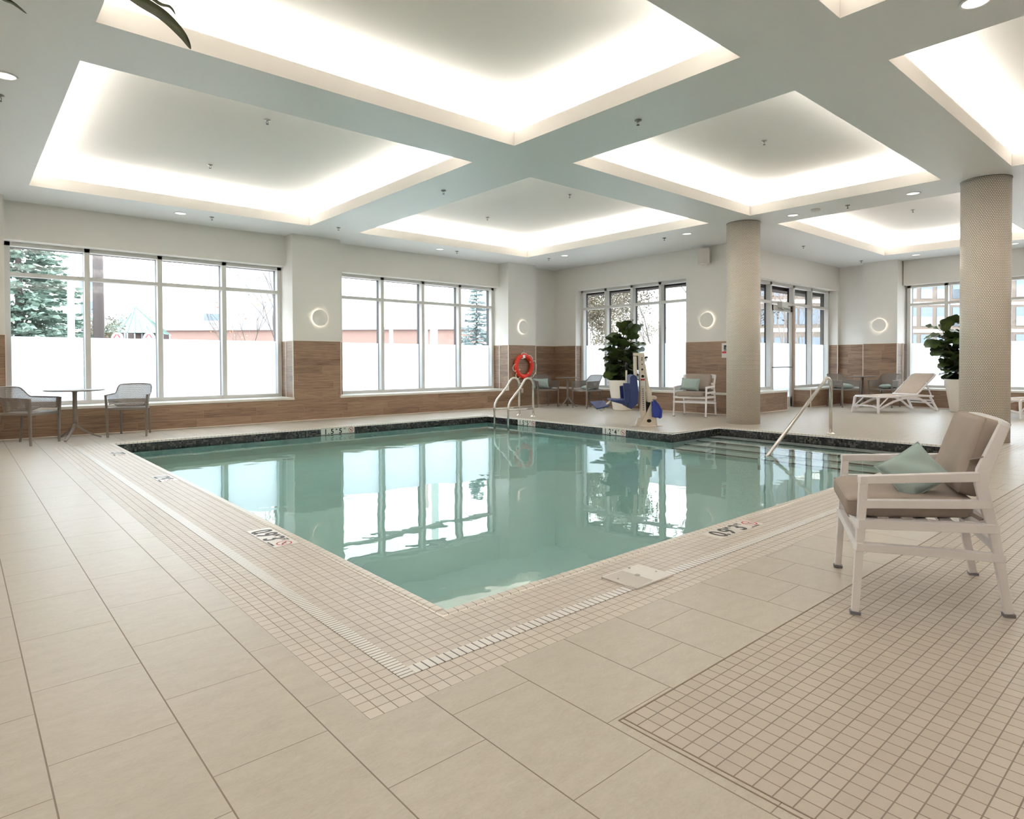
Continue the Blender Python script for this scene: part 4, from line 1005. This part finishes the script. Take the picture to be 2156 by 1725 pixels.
m = MB(); m.poly([(-.03, 0, .46), (-.10, 0, .38), (-.155, 0, .28), (-.15, 0, .17), (-.12, 0, .155)], .30, .03, (0, 1, 0)); xz(m, [(.01, .44), (-.05, .44), (-.16, .28), (-.15, .16), (-.12, .18), (-.07, .155), (.0, .17)], .10, .13); m.build('battery_cover', 'blue2', t, bevel=.006)
m = MB()
for x, z, r in ((.163, 1.19, .010), (.163, 1.155, .010), (.160, 1.08, .011), (.158, .99, .018), (.07, .185, .014), (.075, .21, .007), (.03, .235, .006), (.03, .03, .010), (.36, .855, .008)):
    m.tube([(x, .048 if x < .3 else .22, z), (x, .056 if x < .3 else .228, z)], r, 12)
m.tube([(.10, 0, 1.20), (.055, 0, 1.20)], .018, 12); m.build('bolts', 'black', t)
m = MB(); m.box(.115, .185, .049, .051, .83, .91); m.box(.115, .185, .049, .051, .71, .79); m.build('warning_label', 'label', t)
MB().box(.115, .185, .049, .052, .80, .828).build('red_warning_strip', 'red', t)
m = MB(); m.lathe([(.010, 0), (.026, 0)], 20); m.v = [(.15+x, .0525, .872+y) for x, y, z in m.v]; m.build('warning_pictogram', 'blk', t, fix=False)
m = MB()
for k in range(6): m.box(.125, .175, .051, .0515, .72+k*.011, .723+k*.011)
m.build('label_text', 'grille', t)
m = MB()
for k in range(11):
    z = .66-k*.036; x = .148-k*.0012; m.bar((x-.012, .051, z), (x+.012, .051, z-.018), .002, .009, (0, 1, 0)); m.bar((x-.012, .051, z-.016), (x+.012, .051, z-.012), .002, .005, (0, 1, 0))
m.build('mast_lettering', 'blue', t)
m = MB(); m.lathe([(.030, 0), (.036, 0)], 24); m.v = [(.045+x*1.1, .077, .10+y*.8) for x, y, z in m.v]; m.box(.02, .07, .076, .078, .095, .105); m.build('maker_badge', 'dark', t, fix=False)
m = MB(); m.tube([(-.02, .03, .18), (-.05, .05, .12), (-.08, .04, .07), (-.06, .03, .05), (-.03, .03, .08), (-.04, .03, .13)], .004, 6); m.build('cable', 'grille', t, smooth=True)

# ------------------------------------------------------------------ potted figs
def fig_leaf(L, rnd):
    n, k = 9, 6; cup = rnd.uniform(.1, .35); ph = rnd.random()*6; fold = rnd.uniform(.15, .4)
    def fn(a, b):
        y = a*L; w = L*.46*(sin(pi*min(1, a*.93+.03))**.7)*(.55+.75*a)*(1-.28*math.exp(-((a-.42)/.12)**2)); x = (2*b-1)*w
        z = -cup*L*a*a*.9+fold*abs(2*b-1)*w*.55+.018*sin(a*17+ph)*abs(2*b-1)**2
        return Vector((x, y, z))
    return fn, n, k
def fig(label, loc, rt, rb, hp, stems, seed, nleaf):
    rnd = random.Random(seed)
    t = thing('potted_fig', label, 'potted plant', loc, group='fiddle-leaf figs in white planters')
    MB().lathe([(rb-.02, 0), (rb, .01), (rt, hp-.02), (rt, hp), (rt-.025, hp), (rt-.035, hp-.05), (0, hp-.05)], 56).build('planter', 'pot', t, smooth=False)
    MB().lathe([(0, hp-.042), (rt-.04, hp-.042)], 32).build('soil', 'soil', t)
    m = MB(); lv = MB()
    for (sx, sy, ex_, ey, zt) in stems:
        p0 = Vector((sx*.3, sy*.3, hp-.05)); p1 = Vector((ex_, ey, zt)); pts = [p0.lerp(p1, k/6)+Vector((.02*sin(k*1.7+sx*9), .02*cos(k*1.3), 0)) for k in range(7)]
        m.tube(pts, .016, 8, rs=[.02-.0018*k for k in range(7)])
        for q in range(nleaf):
            f = (q+.5)/nleaf; f = .03+.97*f**.9; kk = min(5, int(f*6)); base = pts[kk].lerp(pts[kk+1], f*6-kk)
            az = q*2.399+rnd.uniform(-.4, .4)+sx*3; el = radians(rnd.uniform(-10, 35)+(38 if f > .9 else 0)-(15 if f < .25 else 0))
            L = rnd.uniform(.28, .40)*(1.0 if f > .12 else .8)
            d = Vector((cos(az)*cos(el), sin(az)*cos(el), sin(el))); pet = base+d*rnd.uniform(.03, .07)
            X = d.cross(Vector((0, 0, 1))).normalized(); Z = X.cross(d); roll = rnd.uniform(-.7, .7); X, Z = X*cos(roll)+Z*sin(roll), Z*cos(roll)-X*sin(roll)
            fn, n_, k_ = fig_leaf(L, rnd)
            lv.grid(lambda a, b: pet+(lambda v: X*v.x+d*v.y+Z*v.z)(fn(a, b)), n_, k_)
            m.tube([base, pet], .004, 5)
    m.build('stems', 'bark', t, smooth=True); lv.build('foliage', 'fig', t, smooth=True, fix=False)
    return t
S3 = [(IR.x*a+IF.x*b, IR.y*a+IF.y*b) for a, b in ((-.22, 0), (.2, .05), (.02, -.18), (.0, .15))]
fig('tall potted fig in a white planter behind the pool lift', (11.72, 9.45, 0), .335, .225, .70,
    [(S3[0][0], S3[0][1], S3[0][0]*.9, S3[0][1]*.9, 1.52), (S3[1][0], S3[1][1], S3[1][0]*1.2, S3[1][1]*1.2, 1.72), (S3[2][0], S3[2][1], S3[2][0]*.4, S3[2][1]*.4, 1.80), (S3[3][0], S3[3][1], S3[3][0], S3[3][1], 1.45)], 11, 32)
fig('tall potted fig in a white planter half hidden behind the big column', (16.50, 3.93, 0), .335, .225, .72,
    [(S3[0][0], S3[0][1], S3[0][0]*2.0, S3[0][1]*2.0, 1.80), (S3[1][0], S3[1][1], S3[1][0]*1.6, S3[1][1]*1.6, 1.8), (S3[2][0], S3[2][1], 0, 0, 1.95), (S3[3][0], S3[3][1], S3[3][0], S3[3][1], 1.5)], 23, 32)
# tall plant left of the camera, long leaf tips hanging into the picture
t = thing('dracaena_plant', 'tall plant whose long blade leaf tips hang into the top left', 'potted plant', (-.42, 2.0, 0))
MB().lathe([(.15, 0), (.22, .38), (.20, .38), (.19, .34), (0, .34)], 40).build('planter', 'pot', t)
m = MB(); m.tube([(0, 0, .3), (.02, 0, 1.0), (.05, -.02, 1.6), (.08, -.03, 2.12)], .03, 12, rs=[.04, .034, .03, .026]); m.build('stem', 'bark', t, smooth=True)
lv = MB(); top = Vector((-.34, 1.97, 2.12))
def blade(pts, w):
    P_ = [Vector(p) for p in pts]; Q = []
    for k in range(len(P_)-1):     # catmull-rom
        a, b, c_, d_ = P_[max(k-1, 0)], P_[k], P_[k+1], P_[min(k+2, len(P_)-1)]
        for j in range(6):
            s_ = j/6; Q.append(.5*((2*b)+(c_-a)*s_+(2*a-5*b+4*c_-d_)*s_*s_+(3*b-a-3*c_+d_)*s_**3))
    Q.append(P_[-1]); n = len(Q)-1; org = Vector((-.42, 2.0, 0))
    def fn(u, v):
        k = min(n-1, int(u*n)); p = Q[k].lerp(Q[k+1], u*n-k); d = (Q[k+1]-Q[k]).normalized(); sd = d.cross(Vector((.6, -.5, .62))).cross(d)
        sd = d.cross(Vector((-.65, -.75, .1))).normalized(); nn = sd.cross(d); ww = w*min(1, u*5+.3)*(1-u**5)**.8; q = 2*v-1
        return p+sd*q*ww/2+nn*abs(q)*ww*.18-org
    lv.grid(fn, n, 4)
blade([top, (-.12, 1.93, 2.28), (.10, 1.86, 2.20), (.24, 1.78, 2.07), (.33, 1.722, 1.986), (.381, 1.677, 1.941), (.414, 1.648, 1.896), (.428, 1.635, 1.863)], .030)
blade([top, (-.10, 1.88, 2.25), (.12, 1.80, 2.20), (.28, 1.74, 2.07), (.364, 1.693, 1.98), (.392, 1.668, 1.963), (.402, 1.66, 1.944)], .010)
blade([top, (-.20, 1.99, 2.20), (-.05, 1.97, 2.12), (.06, 1.95, 2.01), (.098, 1.926, 1.983), (.115, 1.911, 1.972), (.138, 1.891, 1.948)], .011)
for k in range(16):
    a = k*2.4; r = .35+.1*sin(k*3); dx, dy = cos(a)*r, sin(a)*r
    if dx > -.05 : dx = -abs(dx)*.6-.05
    blade([top, top+Vector((dx*.4, dy*.4, .22)), top+Vector((dx*.85, dy*.85, .18)), top+Vector((dx*1.3, dy*1.3, -.12))], .03)
lv.build('foliage', 'blade', t, smooth=True, fix=False)

# ------------------------------------------------------------------ outside
def W(u, v, dep):     # convenience used while surveying: direction through a point at a given depth, in world metres
    d = fw+r2*((u-1078)/F)+u2*((CYP-v)/F); return Vector((0, 0, 1.12))+d*dep
GZ = -.6
g = MB()
for a, b_, c_, d_ in ((-80, 160, -60, -4.4), (-80, -3.4, -4.4, 12.8), (18.4, 160, -4.4, 12.8), (12.85, 18.4, 7.6, 12.8), (-80, 160, 12.8, 160)): g.face([(a, c_, GZ), (b_, c_, GZ), (b_, d_, GZ), (a, d_, GZ)])
struct(g.build('ground', 'asph', fix=False))
def spruce(label, loc, hgt, rad, mat, seed, cat='tree'):
    rnd = random.Random(seed); t = thing('spruce_tree', label, cat, loc)
    MB().tube([(0, 0, 0), (0, 0, hgt*.97)], .1, 8, rs=[rad*.07, .02]).build('trunk', 'twig', t, smooth=True)
    f = MB(); n = int(52*hgt/8)
    for k in range(n):
        q = k/n; z = hgt*(.06+.93*q); R = rad*(1-q)**.85+.08
        nb = max(5, int(15*(1-q)+5))
        for j in range(nb):
            a = rnd.random()*2*pi; rr = R*rnd.uniform(.72, 1.08); up_ = rnd.uniform(-.12, .10)
            prev = Vector((0, 0, z)); m_ = max(3, int(rr/.28))
            for i in range(1, m_+1):
                s_ = i/m_; p = Vector((cos(a)*rr*s_, sin(a)*rr*s_, z-rr*.28*s_+rr*(.20+up_)*s_*s_))
                d = (p-prev).normalized(); side_ = d.cross(Vector((0, 0, 1))).normalized()
                if s_ > .25:
                    for c_ in range(7):
                        w_ = rr*.17*(1.15-s_)+.06; o = side_*rnd.uniform(-1, 1)*w_; ln = rnd.uniform(.12, .24)*(.6+rad*.2); dd = (d+side_*(1 if o.dot(side_) > 0 else -1)*.8+Vector((0, 0, rnd.uniform(-.5, .15)))).normalized()*ln
                        b_ = prev.lerp(p, rnd.random())+o*.5; wd_ = Vector((rnd.uniform(-1, 1), rnd.uniform(-1, 1), rnd.uniform(-1, 1))).normalized()*ln*.28
                        f.face([b_-wd_, b_+dd*.6-wd_*.9, b_+dd, b_+dd*.5+wd_, b_+wd_])
                prev = p
    f.build('foliage', mat, t, fix=False); return t
def bare(label, loc, hgt, spread, seed, leafmat='autumn', leaves=900, lsize=.07, lean=(0, 0), depth=5, name='bare_tree', thick=.05):
    rnd = random.Random(seed); t = thing(name, label, 'tree', loc); m = MB(); tips = []
    def br(p, d, L, r, k):
        q = p+d*L*.5+Vector((rnd.uniform(-1, 1), rnd.uniform(-1, 1), 0))*L*.05; e_ = q+(d+Vector((rnd.uniform(-.2, .2), rnd.uniform(-.2, .2), .05))).normalized()*L*.5
        m.tube([p, q, e_], r, 5, rs=[r, r*.8, r*.6])
        tips.append((q, k)); tips.append((e_, k))
        if k <= 0: return
        for _ in range(3 if k > 1 else 2):
            a = rnd.random()*2*pi; sp = spread*rnd.uniform(.5, 1.1)
            br(e_ if _ else q, (d+Vector((cos(a)*sp, sin(a)*sp, rnd.uniform(0, .3)))).normalized(), L*rnd.uniform(.62, .82), r*.58, k-1)
    br(Vector((0, 0, 0)), Vector((lean[0], lean[1], 1)).normalized(), hgt*.34, thick, depth)
    m.build('branches', 'twig', t, fix=False)
    lv = MB(); tp = [q for q, k in tips if k <= 2]
    for _ in range(leaves):
        p = rnd.choice(tp)+Vector((rnd.gauss(0, .14), rnd.gauss(0, .14), rnd.gauss(0, .14)))*hgt*.18; a, b_ = Vector((rnd.gauss(0, 1), rnd.gauss(0, 1), rnd.gauss(0, 1))).normalized()*lsize, Vector((rnd.gauss(0, 1), rnd.gauss(0, 1), rnd.gauss(0, 1))).normalized()*lsize*.7
        lv.face([p, p+a+b_*.6, p+a*1.6, p+a-b_*.6])
    if leaves: lv.build('foliage', leafmat, t, fix=False)
    return t
def gpos(u, dep): p = W(u, 770, dep); return (p.x, p.y, GZ)
# seen through the left window
spruce('big blue-green spruce outside the left pane of the left window', gpos(42, 21), 9.2, 2.5, 'spruce', 3)
bare('bare shrubby tree right of the big spruce', gpos(168, 24), 3.6, .8, 8, 'autumn', 3200, .06)
def pole(label, u, dep, z1, r, mat, name='street_pole', arms=False, cat='pole'):
    x, y, z = gpos(u, dep); t = thing(name, label, cat, (x, y, z)); MB().tube([(0, 0, 0), (0, 0, z1-z)], r, 14, rs=[r*1.1, r*.9]).build('post', mat, t, smooth=True)
    if arms: m = MB(); m.tube([(0, 0, z1-z-2.3), (IR.x*.5, IR.y*.5, z1-z-2.2), (IR.x*.9, IR.y*.9, z1-z-2.25)], .03, 6); m.bar((IR.x*.8, IR.y*.8, z1-z-2.27), (IR.x*1.2, IR.y*1.2, z1-z-2.27), .16, .08); m.build('lamp_arm', mat, t)
pole('pale green post standing in front of the big spruce', 151, 17, 3.36, .085, 'polew')
pole('thick dark pole outside the second pane of the left window', 209, 20, 7.2, .15, 'poled', arms=False)
pole('thin street lamp between dark pole and pavilion', 226, 46, 6.4, .05, 'pale', arms=True, cat='street lamp')
def block(name, label, u0, u1, dep, z1, mat, depth=10, cat='building', rows=None, roofmat=None, z0=GZ):
    a, b_ = Vector(gpos(u0, dep)), Vector(gpos(u1, dep)); X = (b_-a); Wd = X.length; X.normalize(); Yv = Vector((-X.y, X.x, 0))
    if Yv.dot(IF) < 0: Yv = -Yv
    t = thing(name, label, cat, a); T = lambda p, q, r_: tuple(X*p+Yv*q+Vector((0, 0, r_)))
    m = MB(); m.prism([(0, 0), (Wd, 0), (Wd, depth), (0, depth)], z0-GZ, z1-GZ, lambda p, q, r_: T(p, q, r_)); m.build('wall', mat, t)
    if roofmat: m = MB(); m.prism([(-.2, -.2), (Wd+.2, -.2), (Wd+.2, depth), (-.2, depth)], z1-GZ, z1-GZ+.18, T); m.build('roof', roofmat, t)
    if rows:
        for (z, h, n, w_, mm) in rows:
            for k in range(n):
                c_ = Wd*(k+.5)/n; q = MB(); q.prism([(c_-w_/2, -.05), (c_+w_/2, -.05), (c_+w_/2, .05), (c_-w_/2, .05)], z-GZ, z+h-GZ, T); q.build('window_pane' if mm == 'bwin' else 'ledge', mm, t)
    return t
block('office_block', 'pale office block with grey window bands left of the dark pole', 172, 215, 70, 11.2, 'pale', 12, rows=[(9.2-1.55*k*1.6, 1.3, 1, 2.2, 'bwin') for k in range(4)])
block('brick_building', 'long low red brick building seen through both left windows', 342, 1000, 44, 3.42, 'brick', 16, roofmat='pale')
block('brick_chimney_block', 'small brick chimney block behind the green pavilion roof', 257, 285, 66, 6.25, 'brick', 3)
block('tower_block', 'tall plain white tower behind the brick building', 473, 547, 90, 17.5, 'pale', 12)
block('rooftop_unit', 'grey rooftop unit beside the white tower', 430, 462, 57, 5.6, 'bwin', 2, z0=3.62)
block('rooftop_hut', 'pale rooftop unit above the brick building in the second window', 731, 764, 52, 4.15, 'pale', 3, z0=3.62)
block('sloped_metal_roof', 'white metal roof on top of the brick building', 352, 585, 50, 4.5, 'pale', 6, z0=3.62)
# pavilion with hipped roof
px_, py_, _ = gpos(286, 36); t = thing('pavilion', 'small pavilion with green hipped metal roof outside the left window', 'pavilion', (px_, py_, GZ), radians(20))
m = MB(); b_ = 2.15
for k in range(4):
    a0, a1 = k*pi/2, (k+1)*pi/2; m.face([(cos(a0)*b_, sin(a0)*b_, 3.42), (cos(a1)*b_, sin(a1)*b_, 3.42), (0, 0, 4.95)])
    for j in range(1, 8):
        p = Vector((cos(a0)*b_, sin(a0)*b_, 3.43)).lerp(Vector((cos(a1)*b_, sin(a1)*b_, 3.43)), j/8); tp = Vector((0, 0, 4.96)); q = p.lerp(tp, 1-abs(j/8-.5)*2) if False else p.lerp(tp, 1-abs(j-4)/4*.999 if j != 4 else .98); m.bar(p, q, .03, .04)
m.build('roof', 'green', t); MB().box(-1.25, 1.25, -1.25, 1.25, 0, 3.4).build('wall', 'brickd', t)
m = MB()
for k in range(7): x = -1.2+k*.4; m.box(x-.03, x+.03, -1.3, -1.24, 0, 3.4); m.box(-1.3, -1.24, x-.03, x+.03, 0, 3.4)
m.build('white_posts', 'pale', t)
for u, v, lb in ((247, 711, 'round white and pink sign, the left one, just above the frosting'), (314, 711, 'round white and pink sign, the right one, just above the frosting')):
    c_ = W(u, v, 22); t = thing('round_sign', lb, 'sign', (c_.x, c_.y, GZ), group='round signs on posts outside')
    n = -IF; T = frame_mat((0, 0, c_.z-GZ-.02), IR, (0, 0, 1)); r = .20
    mb = MB(); mb.lathe([(0, -.02), (r, -.02), (r, .02), (0, .02)], 32); mb.v = [tuple(T @ Vector(q)) for q in mb.v]; mb.build('disc', 'label', t)
    mb = MB()
    for s_ in (-1, 1): mb.face([tuple(T @ Vector(q)) for q in ((0, r*.72, .022), (s_*r*.22, r*.70, .022), (s_*r*.72, r*.05, .022), (s_*r*.42, r*.0, .022), (s_*r*.05, r*.5, .022))])
    mb.build('chevron_mark', 'pink', t, fix=False); MB().tube([(0, 0, 0), (0, 0, c_.z-GZ-r)], .03, 8).build('post', 'poled', t)
bare('sapling with orange leaves at the right of the left window', gpos(552, 16), 3.9, .55, 31, 'orange', 70, .05, (-.22, .1), 4, 'sapling', .03)
bare('thin branching sapling at the right end of the left window', gpos(578, 15), 4.6, .5, 37, 'twig', 90, .03, (0, 0), 4, 'sapling', .03)
# seen through the second window
pole('slim grey chimney mast with a box base in the second window', 824, 40, 4.9, .13, 'polen', 'mast')
pole('weathered wooden utility pole in the second window', 897, 34, 6.4, .10, 'polen', 'utility_pole')
pole('pale green utility pole right of the wooden one', 914, 30, 9.0, .17, 'polew', 'utility_pole')
spruce('frosty blue spruce in the right pane of the second window', gpos(1004, 25), 4.75, 1.15, 'spruce2', 5)
# seen through the third window
bare('leafy hedge-like tree in the left pane of the third window', gpos(1248, 24), 5.2, .7, 41, 'autumn', 7000, .07)
bare('bare tree behind the potted fig in the third window', gpos(1318, 30), 5.0, .8, 43, 'autumn', 4500, .065)
bare('reddish-leaved tree behind the pool lift', gpos(1375, 20), 5.6, .65, 47, 'autumn', 3000, .055, (0, 0), 5)
bare('bare leaning tree at the right end of the third window', gpos(1425, 17), 5.8, .7, 53, 'autumn', 2600, .05, (.25, -.2), 5)
# seen through the glass door wall and the right window
bare('slim pale birch outside the glass door', gpos(1640, 25), 7.0, .35, 61, 'autumn', 500, .05, (0, 0), 5)
bare('twiggy tree right of the glass door', gpos(1682, 27), 6.5, .6, 67, 'autumn', 900, .05, (0, 0), 5)
block('stone_building', 'grey-brown brick building with rows of windows outside the glass wall', 1600, 1760, 60, 13.5, 'brickg', 14, rows=[(1.9+2.7*k, 1.5, 6, 1.0, 'bwin') for k in range(5)]+[(1.2+2.7*k, .35, 1, 7.6, 'label') for k in range(5)])
block('stone_hotel', 'pale brick building with blue-shaded windows in the right window', 1900, 2200, 58, 14.5, 'brickg', 14, rows=[(1.8+2.5*k, 1.7, 9, 1.05, 'bwin') for k in range(6)]+[(1.8+2.5*k, .85, 9, 1.0, 'label') for k in range(6)]+[(1.2+2.5*k, .28, 1, 13.6, 'label') for k in range(6)])
SKY, EXPO = 3.2, 0.42

# ------------------------------------------------------------------ light and render settings
wd = bpy.data.worlds.new('overcast_sky'); sc.world = wd; wd.use_nodes = True
wt = wd.node_tree; wt.nodes.clear()
wo = wt.nodes.new('ShaderNodeOutputWorld'); bg = wt.nodes.new('ShaderNodeBackground'); tc = wt.nodes.new('ShaderNodeTexCoord')
sx = wt.nodes.new('ShaderNodeSeparateXYZ'); wt.links.new(tc.outputs['Generated'], sx.inputs[0])
mp = wt.nodes.new('ShaderNodeMath'); mp.operation = 'MULTIPLY_ADD'; mp.use_clamp = False
cl = wt.nodes.new('ShaderNodeClamp'); wt.links.new(sx.outputs[2], cl.inputs[0])
wt.links.new(cl.outputs[0], mp.inputs[0]); mp.inputs[1].default_value = 2.0*SKY; mp.inputs[2].default_value = SKY
bg.inputs[0].default_value = (.93, .97, 1.0, 1); wt.links.new(mp.outputs[0], bg.inputs[1]); wt.links.new(bg.outputs[0], wo.inputs[0])

cy = sc.cycles
cy.use_denoising = True
try: cy.denoiser = 'OPENIMAGEDENOISE'
except Exception: pass
cy.max_bounces = 10; cy.diffuse_bounces = 5; cy.glossy_bounces = 5; cy.transmission_bounces = 8; cy.transparent_max_bounces = 16; cy.volume_bounces = 0
cy.caustics_reflective = False; cy.caustics_refractive = True; cy.sample_clamp_indirect = 8.0; cy.blur_glossy = .5
sc.view_settings.view_transform = 'Standard'; sc.view_settings.look = 'None'; sc.view_settings.gamma = 1.0
sc.view_settings.use_curve_mapping = False; sc.view_settings.exposure = EXPO
